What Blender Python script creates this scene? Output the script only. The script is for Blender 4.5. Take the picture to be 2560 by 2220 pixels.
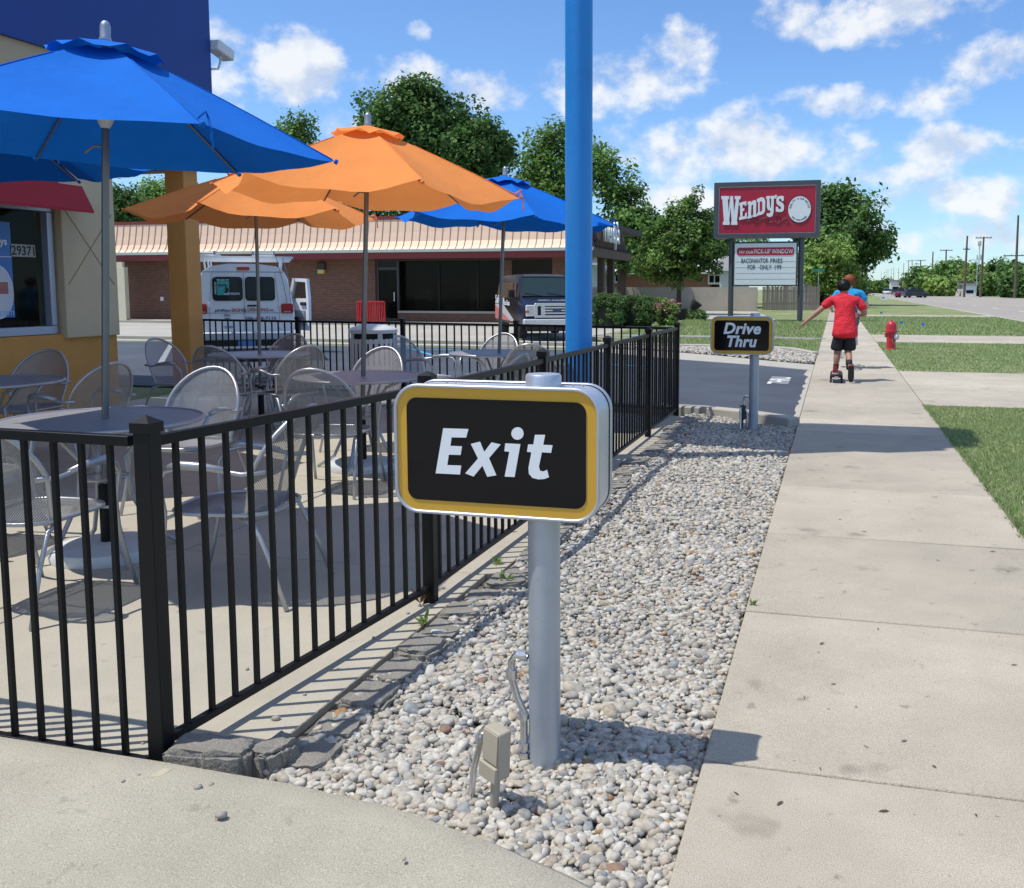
import bpy, bmesh, math, random
import numpy as np
from mathutils import Vector, Matrix
PI = math.pi; R = math.radians
for o in list(bpy.data.objects): bpy.data.objects.remove(o)
SC = bpy.context.scene; COL = SC.collection

# ---------------- camera ----------------
FPX, CXP, VXP, VYP, CAMH = 2400.0, 1440.0, 2090.0, 722.0, 1.5   # photo pixels (2560 wide), metres
TH = R(6.0); CYP = VYP + FPX*math.tan(TH); PS = math.atan((VXP-CXP)*math.cos(TH)/FPX)
cd = bpy.data.cameras.new('camera'); cam = bpy.data.objects.new('camera', cd); COL.objects.link(cam)
cam.location = (0, 0, CAMH); cam.rotation_euler = (PI/2-TH, 0, PS)
cd.sensor_width = 36; cd.lens = 36*FPX/2560; cd.shift_x = (1280-CXP)/2560; cd.shift_y = -(1110-CYP)/2560
cd.clip_start = .05; cd.clip_end = 3000
SC.camera = cam; SC.render.resolution_x = 1024; SC.render.resolution_y = 888
# pixel of the photograph -> direction / point on the ground or on a standing plane
_f = Vector((-math.sin(PS)*math.cos(TH), math.cos(PS)*math.cos(TH), -math.sin(TH)))
_r = Vector((math.cos(PS), math.sin(PS), 0)); _u = _r.cross(_f)
def ray(x, y): return _f + _r*((x-CXP)/FPX) - _u*((y-CYP)/FPX)
def gp(x, y, z=0.): d = ray(x, y); return Vector((0, 0, CAMH)) + d*((z-CAMH)/d.z)
def onY(x, y, Y): d = ray(x, y); return Vector((0, 0, CAMH)) + d*(Y/d.y)
def onX(x, y, X): d = ray(x, y); return Vector((0, 0, CAMH)) + d*(X/d.x)

# ---------------- sky, sun, exposure ----------------
SUNV = Vector((-.41, -.20, 1)).normalized()      # towards the sun
W = bpy.data.worlds.new('World'); SC.world = W; W.use_nodes = True
nt = W.node_tree; nt.nodes.clear()
def wn(t, **k):
    n = nt.nodes.new(t)
    for a, b in k.items(): setattr(n, a, b)
    return n
def wmath(op, a, b=None, c=None, clamp=False):
    n = wn('ShaderNodeMath', operation=op); n.use_clamp = clamp
    for i, v in enumerate((a, b, c)):
        if v is None: continue
        if isinstance(v, (int, float)): n.inputs[i].default_value = v
        else: nt.links.new(v, n.inputs[i])
    return n.outputs[0]
SKY = wn('ShaderNodeTexSky', sky_type='NISHITA'); SKY.sun_disc = False
SKY.sun_elevation = math.asin(SUNV.z); SKY.sun_rotation = math.atan2(SUNV.x, SUNV.y)
SKY.air_density = 1.0; SKY.dust_density = .2; SKY.ozone_density = 3.0; SKY.altitude = 0
tc = wn('ShaderNodeTexCoord'); sp = wn('ShaderNodeSeparateXYZ'); nt.links.new(tc.outputs['Generated'], sp.inputs[0])
AZ = wmath('ARCTAN2', sp.outputs[0], sp.outputs[1]); EL = wmath('ARCSINE', sp.outputs[2])
cmb = wn('ShaderNodeCombineXYZ'); nt.links.new(AZ, cmb.inputs[0]); nt.links.new(wmath('MULTIPLY', EL, 1.25), cmb.inputs[1])
def wnoise(vec, scale, detail, rough, dist=0.):
    n = wn('ShaderNodeTexNoise'); n.inputs['Scale'].default_value = scale; n.inputs['Detail'].default_value = detail
    n.inputs['Roughness'].default_value = rough; n.inputs['Distortion'].default_value = dist
    nt.links.new(vec, n.inputs['Vector']); return n.outputs['Fac']
def vadd(vec, off):
    n = wn('ShaderNodeVectorMath', operation='ADD'); nt.links.new(vec, n.inputs[0]); n.inputs[1].default_value = off; return n.outputs[0]
N1 = wnoise(cmb.outputs[0], 16, 7, .56, 0); N2 = wnoise(vadd(cmb.outputs[0], (-.008, .022, 0)), 16, 3, .5, 0)
def azel(px, py): d = ray(px, py).normalized(); return math.atan2(d.x, d.y), math.asin(d.z)
rs = random.Random(5); BL = []
for (x, y, sx, sy, w) in [(670, 170, 190, 85, 1.1), (570, 120, 85, 60, 1), (1560, 210, 200, 75, 1.1), (1710, 130, 85, 80, 1), (2170, 35, 240, 70, 1.1), (2510, 160, 110, 60, 1), (2200, 250, 260, 44, .85), (2390, 370, 165, 48, 1.0),
        (1820, 375, 330, 85, 1.05), (2030, 410, 210, 52, .75), (985, 200, 110, 60, .95), (1215, 240, 100, 55, .95), (1045, 78, 32, 24, .62), (860, 310, 75, 42, .7), (2420, 490, 330, 48, 1.0), (1700, 500, 300, 45, .85), (2200, 440, 260, 48, .85), (2000, 560, 380, 42, .8), (2440, 590, 260, 40, .85)]:
    a, e = azel(x, y); BL.append((a, e, sx/FPX, sy/FPX, w))
for i in range(9):
    a = rs.uniform(.45, 2*PI-.85); a = a if a < PI else a-2*PI
    BL.append((a, rs.uniform(.05, .9), rs.uniform(.06, .16), rs.uniform(.03, .07), rs.uniform(.6, 1)))
dens = None
for (a, e, sa, se, w) in BL:
    dx = wmath('MULTIPLY', wmath('SUBTRACT', AZ, a), 1/sa); dy = wmath('MULTIPLY', wmath('SUBTRACT', EL, e), 1/se)
    q = wmath('MULTIPLY_ADD', dx, dx, wmath('MULTIPLY', dy, dy))
    v = wmath('SUBTRACT', w, wmath('MULTIPLY', q, .55*w))
    dens = v if dens is None else wmath('MAXIMUM', dens, v)
ng = wnoise(tc.outputs['Generated'], 2.6, 3, .5); ms_ = wn('ShaderNodeMapRange'); ms_.interpolation_type = 'SMOOTHSTEP'; nt.links.new(EL, ms_.inputs['Value']); ms_.inputs['From Min'].default_value = .33; ms_.inputs['From Max'].default_value = .48
gen = wmath('SUBTRACT', wmath('MULTIPLY', wmath('MULTIPLY', wmath('SUBTRACT', ng, .40), 5.0), ms_.outputs[0]), wmath('SUBTRACT', 1, ms_.outputs[0]))   # unseen clouds overhead, added to brighten the shade and make it less blue
dens = wmath('MAXIMUM', wmath('MAXIMUM', dens, gen), -.6)
D1 = wmath('ADD', wmath('MULTIPLY', dens, .85), wmath('MULTIPLY', wmath('SUBTRACT', N1, .558), 2.9))
mr = wn('ShaderNodeMapRange'); mr.interpolation_type = 'SMOOTHSTEP'; nt.links.new(D1, mr.inputs['Value'])
mr.inputs['From Min'].default_value = .10; mr.inputs['From Max'].default_value = .80
COVER = wmath('MULTIPLY', mr.outputs[0], .9)
LIT = wmath('ADD', .60, wmath('MULTIPLY', wmath('SUBTRACT', N1, N2), 5.0), clamp=True)
cc = wn('ShaderNodeMix', data_type='RGBA'); nt.links.new(LIT, cc.inputs['Factor'])
cc.inputs['A'].default_value = (3.6, 4.1, 5.0, 1); cc.inputs['B'].default_value = (5.6, 5.7, 5.8, 1)
tint = wn('ShaderNodeMix', data_type='RGBA'); tint.blend_type = 'MULTIPLY'; tint.inputs['Factor'].default_value = 1
nt.links.new(SKY.outputs[0], tint.inputs['A']); tint.inputs['B'].default_value = (.62, .79, 1.0, 1)
mx = wn('ShaderNodeMix', data_type='RGBA'); nt.links.new(COVER, mx.inputs['Factor'])
nt.links.new(tint.outputs['Result'], mx.inputs['A']); nt.links.new(cc.outputs['Result'], mx.inputs['B'])
bg = wn('ShaderNodeBackground'); bg.inputs['Strength'].default_value = .148; nt.links.new(mx.outputs['Result'], bg.inputs['Color'])
wo = wn('ShaderNodeOutputWorld'); nt.links.new(bg.outputs[0], wo.inputs['Surface'])
W.cycles.sampling_method = 'MANUAL'; W.cycles.sample_map_resolution = 1024
sl = bpy.data.lights.new('sun', 'SUN'); sl.energy = 3.6; sl.angle = R(.5); sl.color = (1, .965, .90)
sun = bpy.data.objects.new('sun', sl); COL.objects.link(sun); sun.location = SUNV*60; sun.rotation_euler = SUNV.to_track_quat('Z', 'Y').to_euler()
SC.view_settings.view_transform = 'Standard'; SC.view_settings.look = 'None'; SC.view_settings.gamma = 1
SC.view_settings.exposure = .22; SC.view_settings.use_curve_mapping = False
SC.render.engine = 'CYCLES'; SC.cycles.max_bounces = 6; SC.cycles.diffuse_bounces = 4; SC.cycles.glossy_bounces = 3; SC.cycles.transmission_bounces = 4; SC.cycles.transparent_max_bounces = 8

# ---------------- materials ----------------
MATS = {}
def M(name, col, rough=.6, metal=0., var=.08, vs=6., bump=0., bs=60., spec=.5, coat=0., speck=0., ss=300., island=0., trans=0., big=0., spots=0., orand=0., bd=.01):
    if name in MATS: return MATS[name]
    m = bpy.data.materials.new(name); m.use_nodes = True; t = m.node_tree; P = t.nodes['Principled BSDF']; L = t.links.new
    P.inputs['Roughness'].default_value = rough; P.inputs['Metallic'].default_value = metal
    P.inputs['Specular IOR Level'].default_value = spec; P.inputs['Coat Weight'].default_value = coat
    co = t.nodes.new('ShaderNodeTexCoord').outputs['Object']
    def noise(sc, det=4, ro=.6):
        n = t.nodes.new('ShaderNodeTexNoise'); n.inputs['Scale'].default_value = sc; n.inputs['Detail'].default_value = det; n.inputs['Roughness'].default_value = ro
        L(co, n.inputs['Vector']); return n.outputs['Fac']
    def scale(colour, fac, amt):          # colour * (1 +- amt)
        mr = t.nodes.new('ShaderNodeMapRange'); L(fac, mr.inputs[0]); mr.inputs[1].default_value = .25; mr.inputs[2].default_value = .75
        mr.inputs[3].default_value = 1-amt; mr.inputs[4].default_value = 1+amt
        v = t.nodes.new('ShaderNodeVectorMath'); v.operation = 'SCALE'; L(colour, v.inputs[0]); L(mr.outputs[0], v.inputs['Scale']); return v.outputs[0]
    rgb = t.nodes.new('ShaderNodeRGB'); rgb.outputs[0].default_value = (*col, 1); c = rgb.outputs[0]
    if var: c = scale(c, noise(vs, 6, .65), var)
    if big: c = scale(c, noise(.35, 5, .6), big)
    if speck: c = scale(c, noise(ss, 2, .5), speck)
    if spots:
        for (sc_, lo, hi, am) in ((2.6, .63, .74, spots), (9., .66, .72, spots*.8), (38., .70, .74, spots*1.3)):
            mr = t.nodes.new('ShaderNodeMapRange'); L(noise(sc_, 3, .55), mr.inputs[0]); mr.inputs[1].default_value = lo; mr.inputs[2].default_value = hi; mr.inputs[3].default_value = 1; mr.inputs[4].default_value = 1-am
            v = t.nodes.new('ShaderNodeVectorMath'); v.operation = 'SCALE'; L(c, v.inputs[0]); L(mr.outputs[0], v.inputs['Scale']); c = v.outputs[0]
    if orand:
        oi = t.nodes.new('ShaderNodeObjectInfo'); mr = t.nodes.new('ShaderNodeMapRange'); L(oi.outputs['Random'], mr.inputs[0]); mr.inputs[3].default_value = 1-orand; mr.inputs[4].default_value = 1+orand
        v = t.nodes.new('ShaderNodeVectorMath'); v.operation = 'SCALE'; L(c, v.inputs[0]); L(mr.outputs[0], v.inputs['Scale']); c = v.outputs[0]
    if island:
        g = t.nodes.new('ShaderNodeNewGeometry'); mr = t.nodes.new('ShaderNodeMapRange'); L(g.outputs['Random Per Island'], mr.inputs[0])
        mr.inputs[3].default_value = 1-island; mr.inputs[4].default_value = 1+island
        v = t.nodes.new('ShaderNodeVectorMath'); v.operation = 'SCALE'; L(c, v.inputs[0]); L(mr.outputs[0], v.inputs['Scale']); c = v.outputs[0]
    L(c, P.inputs['Base Color'])
    if bump:
        b = t.nodes.new('ShaderNodeBump'); b.inputs['Strength'].default_value = bump; b.inputs['Distance'].default_value = bd
        L(noise(bs, 5, .6), b.inputs['Height']); L(b.outputs[0], P.inputs['Normal'])
    if trans:
        tr = t.nodes.new('ShaderNodeBsdfTranslucent'); L(c, tr.inputs['Color']); ms = t.nodes.new('ShaderNodeMixShader'); ms.inputs[0].default_value = trans
        L(P.outputs[0], ms.inputs[1]); L(tr.outputs[0], ms.inputs[2]); L(ms.outputs[0], t.nodes['Material Output'].inputs['Surface'])
    MATS[name] = m; return m
def ramp_island(name, stops, rough=.7, speck=.15, ss=200, const=True, trans=0., clump=0.):
    m = bpy.data.materials.new(name); m.use_nodes = True; t = m.node_tree; P = t.nodes['Principled BSDF']; L = t.links.new
    g = t.nodes.new('ShaderNodeNewGeometry'); r = t.nodes.new('ShaderNodeValToRGB'); L(g.outputs['Random Per Island'], r.inputs[0])
    e = r.color_ramp.elements; r.color_ramp.interpolation = 'CONSTANT' if const else 'LINEAR'
    while len(e) < len(stops): e.new(.5)
    for i, (p, c) in enumerate(stops): e[i].position = p; e[i].color = (*c, 1)
    n = t.nodes.new('ShaderNodeTexNoise'); n.inputs['Scale'].default_value = ss; L(t.nodes.new('ShaderNodeTexCoord').outputs['Object'], n.inputs['Vector'])
    mr = t.nodes.new('ShaderNodeMapRange'); L(n.outputs['Fac'], mr.inputs[0]); mr.inputs[1].default_value = .3; mr.inputs[2].default_value = .7; mr.inputs[3].default_value = 1-speck; mr.inputs[4].default_value = 1+speck
    v = t.nodes.new('ShaderNodeVectorMath'); v.operation = 'SCALE'; L(r.outputs[0], v.inputs[0]); L(mr.outputs[0], v.inputs['Scale']); 
    if clump:
        n2 = t.nodes.new('ShaderNodeTexNoise'); n2.inputs['Scale'].default_value = .55; n2.inputs['Detail'].default_value = 2; L(n.inputs['Vector'].links[0].from_socket, n2.inputs['Vector'])
        m2 = t.nodes.new('ShaderNodeMapRange'); L(n2.outputs['Fac'], m2.inputs[0]); m2.inputs[1].default_value = .35; m2.inputs[2].default_value = .65; m2.inputs[3].default_value = 1-clump; m2.inputs[4].default_value = 1+clump
        v2 = t.nodes.new('ShaderNodeVectorMath'); v2.operation = 'SCALE'; L(v.outputs[0], v2.inputs[0]); L(m2.outputs[0], v2.inputs['Scale']); v = v2
    L(v.outputs[0], P.inputs['Base Color'])
    P.inputs['Roughness'].default_value = rough; MATS[name] = m
    if trans:
        tr = t.nodes.new('ShaderNodeBsdfTranslucent'); L(v.outputs[0], tr.inputs['Color']); ms = t.nodes.new('ShaderNodeMixShader'); ms.inputs[0].default_value = trans; P.inputs['Specular IOR Level'].default_value = .25
        L(P.outputs[0], ms.inputs[1]); L(tr.outputs[0], ms.inputs[2]); L(ms.outputs[0], t.nodes['Material Output'].inputs['Surface'])
    return m
def brick_mat(name, c1, c2, mortar, scale=1.0):
    m = bpy.data.materials.new(name); m.use_nodes = True; t = m.node_tree; P = t.nodes['Principled BSDF']; L = t.links.new
    co = t.nodes.new('ShaderNodeTexCoord').outputs['Object']; s = t.nodes.new('ShaderNodeSeparateXYZ'); L(co, s.inputs[0])
    ad = t.nodes.new('ShaderNodeMath'); L(s.outputs[0], ad.inputs[0]); L(s.outputs[1], ad.inputs[1]); cb = t.nodes.new('ShaderNodeCombineXYZ'); L(ad.outputs[0], cb.inputs[0]); L(s.outputs[2], cb.inputs[1])
    b = t.nodes.new('ShaderNodeTexBrick'); L(cb.outputs[0], b.inputs['Vector']); b.inputs['Scale'].default_value = scale
    b.inputs['Brick Width'].default_value = .22; b.inputs['Row Height'].default_value = .075; b.inputs['Mortar Size'].default_value = .008
    b.inputs['Color1'].default_value = (*c1, 1); b.inputs['Color2'].default_value = (*c2, 1); b.inputs['Mortar'].default_value = (*mortar, 1)
    L(b.outputs['Color'], P.inputs['Base Color']); P.inputs['Roughness'].default_value = .85; MATS[name] = m; return m
def glass_mat(name, col, rough=.04):
    m = bpy.data.materials.new(name); m.use_nodes = True; t = m.node_tree; P = t.nodes['Principled BSDF']
    P.inputs['Base Color'].default_value = (*col, 1); P.inputs['Roughness'].default_value = rough; P.inputs['Specular IOR Level'].default_value = .14
    n = t.nodes.new('ShaderNodeTexNoise'); n.inputs['Scale'].default_value = 1.2; t.links.new(t.nodes.new('ShaderNodeTexCoord').outputs['Object'], n.inputs['Vector'])
    b = t.nodes.new('ShaderNodeBump'); b.inputs['Strength'].default_value = .03; t.links.new(n.outputs['Fac'], b.inputs['Height']); t.links.new(b.outputs[0], P.inputs['Normal'])
    MATS[name] = m; return m
def clear_mat(name, amount=.8, tint=(.9, .95, .95)):
    m = bpy.data.materials.new(name); m.use_nodes = True; t = m.node_tree; P = t.nodes['Principled BSDF']; L = t.links.new
    P.inputs['Base Color'].default_value = (.012, .014, .013, 1); P.inputs['Roughness'].default_value = .03; P.inputs['Specular IOR Level'].default_value = .2
    tr = t.nodes.new('ShaderNodeBsdfTransparent'); tr.inputs[0].default_value = (*tint, 1); ms = t.nodes.new('ShaderNodeMixShader'); ms.inputs[0].default_value = amount
    L(P.outputs[0], ms.inputs[1]); L(tr.outputs[0], ms.inputs[2]); L(ms.outputs[0], t.nodes['Material Output'].inputs['Surface']); MATS[name] = m; return m

CONC = M('concrete_walk', (.437, .385, .300), .92, var=.12, vs=2.2, bump=.6, bs=160, speck=.32, ss=260, big=.20, spots=.38, orand=.08)
CONC2 = M('concrete_apron', (.40, .368, .288), .92, var=.15, vs=1.4, bump=.42, bs=150, speck=.32, ss=260, big=.12, spots=.24)
CONC3 = M('concrete_patio', (.44, .40, .315), .9, var=.1, vs=1.8, bump=.3, bs=120, speck=.16, ss=300, big=.08, spots=.2)
CONC4 = M('concrete_lot', (.40, .375, .32), .9, var=.12, vs=.6, speck=.1, ss=40, big=.12)
KERB = M('concrete_kerb', (.42, .39, .33), .9, var=.1, vs=3, bump=.4, bs=90, speck=.15, ss=200)
JOINT = M('joint_dirt', (.12, .10, .075), .95, var=.3, vs=9)
ASPH = M('asphalt_sealed', (.058, .070, .090), .85, var=.2, vs=.9, bump=.4, bs=150, speck=.25, ss=160, big=.2)
ASPH2 = M('asphalt_old', (.26, .25, .235), .9, var=.14, vs=.5, speck=.12, ss=60, big=.15)
ROADM = M('road_concrete', (.33, .295, .25), .9, var=.08, vs=.15, speck=.06, ss=20, big=.08)
SOIL = M('soil', (.10, .085, .06), .95, var=.25, vs=7, bump=.6, bs=60)
def grass_mat():
    m = bpy.data.materials.new('lawn'); m.use_nodes = True; t = m.node_tree; P = t.nodes['Principled BSDF']; L = t.links.new
    co = t.nodes.new('ShaderNodeTexCoord').outputs['Object']
    def noise(sc, d=5): n = t.nodes.new('ShaderNodeTexNoise'); n.inputs['Scale'].default_value = sc; n.inputs['Detail'].default_value = d; n.inputs['Roughness'].default_value = .65; L(co, n.inputs['Vector']); return n.outputs['Fac']
    r = t.nodes.new('ShaderNodeValToRGB'); L(noise(.45), r.inputs[0]); e = r.color_ramp.elements
    e[0].position = .34; e[0].color = (.165, .222, .085, 1); e[1].position = .66; e[1].color = (.36, .345, .19, 1); x = e.new(.5); x.color = (.228, .268, .114, 1)
    mr = t.nodes.new('ShaderNodeMapRange'); L(noise(22, 6), mr.inputs[0]); mr.inputs[1].default_value = .3; mr.inputs[2].default_value = .7; mr.inputs[3].default_value = .68; mr.inputs[4].default_value = 1.3
    v = t.nodes.new('ShaderNodeVectorMath'); v.operation = 'SCALE'; L(r.outputs[0], v.inputs[0]); L(mr.outputs[0], v.inputs['Scale']); L(v.outputs[0], P.inputs['Base Color'])
    P.inputs['Roughness'].default_value = .9; P.inputs['Specular IOR Level'].default_value = .2
    b = t.nodes.new('ShaderNodeBump'); b.inputs['Strength'].default_value = .8; b.inputs['Distance'].default_value = .03; L(noise(70, 3), b.inputs['Height']); L(b.outputs[0], P.inputs['Normal'])
    MATS['lawn'] = m; return m
LAWN = grass_mat()
BLADE = ramp_island('grass_blade', [(0, (.18, .29, .085)), (.3, (.26, .38, .12)), (.6, (.34, .455, .17)), (.85, (.52, .53, .29)), (1, (.66, .61, .40))], .7, .1, 5, const=False, trans=.3)
PEB = ramp_island('pebble', [(0, (0.414, 0.379, 0.318)), (.18, (0.493, 0.466, 0.409)), (.36, (0.334, 0.309, 0.261)), (.50, (0.430, 0.379, 0.303)), (.60, (0.510, 0.477, 0.412)), (.74, (0.246, 0.239, 0.223)), (.80, (0.278, 0.289, 0.280)), (.85, (0.365, 0.305, 0.227)), (.90, (0.453, 0.406, 0.333)), (.982, (0.334, 0.180, 0.068)), (.990, (0.239, 0.149, 0.106))], .8, .22, 60)
BLK = M('black_paint', (.007, .0075, .009), .42, .0, var=.2, vs=20, spec=.22)
SILV = M('silver_paint', (.52, .55, .61), .38, .55, var=.08, vs=5, bump=.05, bs=500, spots=.12)
SILVP = M('silver_pole', (.40, .44, .50), .42, .5, var=.12, vs=5, bump=.08, bs=300, spots=.16)
GALV = M('galvanised', (.62, .63, .64), .25, .95, var=.12, vs=30, bump=.1, bs=200)
FURN = M('furniture_steel', (.44, .45, .465), .36, .6, var=.08, vs=12)
FURNM = M('furniture_mesh', (.30, .305, .315), .5, .35, var=.1, vs=12)
TTOP = M('table_top', (.34, .335, .335), .42, .25, var=.08, vs=5, bump=.12, bs=600)
UPOLE = M('umbrella_pole', (.20, .205, .21), .35, .6, var=.06, vs=6)
UBASE = M('umbrella_base', (.62, .64, .64), .6, .0, var=.07, vs=7, bump=.1, bs=150)
FBLUE = M('fabric_blue', (.003, .145, .60), .85, var=.08, vs=4, bump=.25, bs=9, bd=.03, trans=.10, spec=.2)
FORAN = M('fabric_orange', (.98, .345, .095), .85, var=.07, vs=4, bump=.25, bs=9, bd=.03, trans=.30, spec=.2)
GOLD = M('gold_face', (.62, .345, .035), .22, 0, var=.03, vs=3, coat=.2)
BFACE = M('black_face', (.007, .007, .009), .07, 0, var=.05, vs=3, spec=.22)
WHITE = M('white_letter', (.78, .82, .86), .35, var=.02, vs=9)
WPAINT = M('white_paint', (.72, .74, .76), .4, var=.04, vs=3)
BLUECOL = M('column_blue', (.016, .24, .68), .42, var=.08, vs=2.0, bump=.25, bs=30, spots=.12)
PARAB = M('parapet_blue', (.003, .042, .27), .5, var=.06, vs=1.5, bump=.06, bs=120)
STUC = M('stucco_cream', (.66, .54, .35), .9, var=.08, vs=2, bump=.5, bs=160)
STUCO = M('stucco_orange', (.66, .33, .085), .9, var=.1, vs=2, bump=.5, bs=160)
POSTM = M('porch_post_paint', (.72, .32, .09), .8, var=.08, vs=2.5, bump=.2, bs=120)
FASC = M('fascia_cream', (.48, .41, .27), .8, var=.06, vs=2, bump=.1, bs=90)
AWN = M('awning_red', (.42, .012, .028), .7, var=.06, vs=5, bump=.08, bs=300)
WFRAME = M('window_alu', (.42, .46, .56), .4, .4, var=.05)
GLASS = glass_mat('dark_glass', (.012, .015, .014))
VGLASS = glass_mat('van_glass', (.020, .036, .040))
CLEAR = clear_mat('window_pane', .72); CLEAR2 = clear_mat('shop_pane', .62, (.75, .72, .66))
RED = M('red_paint', (.50, .015, .025), .35, var=.08, vs=8, coat=.3)
REDLT = M('red_lens', (.45, .006, .01), .15, var=.1, vs=30, coat=.5)
BLOCKM = M('edging_block', (.25, .23, .195), .95, var=.18, vs=9, bump=.9, bs=70, speck=.3, ss=180)
BEIGE = M('box_beige', (.40, .355, .27), .55, var=.06, vs=9)
RUB = M('rubber', (.018, .018, .018), .8, var=.2, vs=20)
CHROME = M('chrome', (.75, .76, .78), .08, 1., var=.03)
DGREY = M('sign_frame_grey', (.085, .09, .10), .45, .3, var=.08, vs=3)
WOODF = M('fence_board_wood', (.20, .175, .15), .9, var=.25, vs=3, bump=.4, bs=40, island=.2)
POLEW = M('utility_pole_wood', (.125, .09, .065), .9, var=.2, vs=3)
BARK = M('bark', (.075, .058, .042), .95, var=.25, vs=6, bump=.6, bs=30)
YEL = M('yellow_line', (.62, .40, .07), .7, var=.15, vs=6)
PBLUE = M('blue_line', (.06, .36, .62), .7, var=.15, vs=6)
PWHITE = M('road_white', (.72, .72, .70), .7, var=.12, vs=8)
COPPER = M('mansard_metal', (.78, .55, .39), .5, .1, var=.07, vs=1.2, bump=.05, bs=20)
COPRIB = M('mansard_rib', (.46, .29, .20), .5, .15, var=.08)
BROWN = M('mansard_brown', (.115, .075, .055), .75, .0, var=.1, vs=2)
REDTR = M('trim_red', (.19, .026, .024), .6, var=.08, vs=2)
BRICK = brick_mat('brick_red', (.195, .082, .048), (.125, .053, .034), (.20, .145, .105))
SKIN = M('skin', (.36, .19, .12), .55, var=.06, vs=20)
SKIN2 = M('skin_pale', (.55, .34, .26), .55, var=.06, vs=20)
def leafmat(n, dark, mid, light, k=2.3):
    f = lambda c: tuple(x*k for x in c)
    return ramp_island(n, [(0, f(dark)), (.45, f(mid)), (.85, f(light)), (1, f(light))], .6, .1, 3, const=False, trans=.35, clump=.32)
LEAF1 = leafmat('leaf_dark', (.022, .050, .014), (.040, .080, .020), (.070, .118, .032))
LEAF2 = leafmat('leaf_mid', (.035, .075, .016), (.062, .112, .024), (.10, .155, .042))
LEAF3 = leafmat('leaf_light', (.055, .10, .020), (.095, .15, .032), (.155, .20, .055))
LEAF4 = leafmat('leaf_maple', (.022, .052, .014), (.045, .088, .020), (.105, .15, .035))
LEAF5 = leafmat('leaf_hedge', (.025, .055, .018), (.045, .085, .025), (.08, .125, .040))

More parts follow.
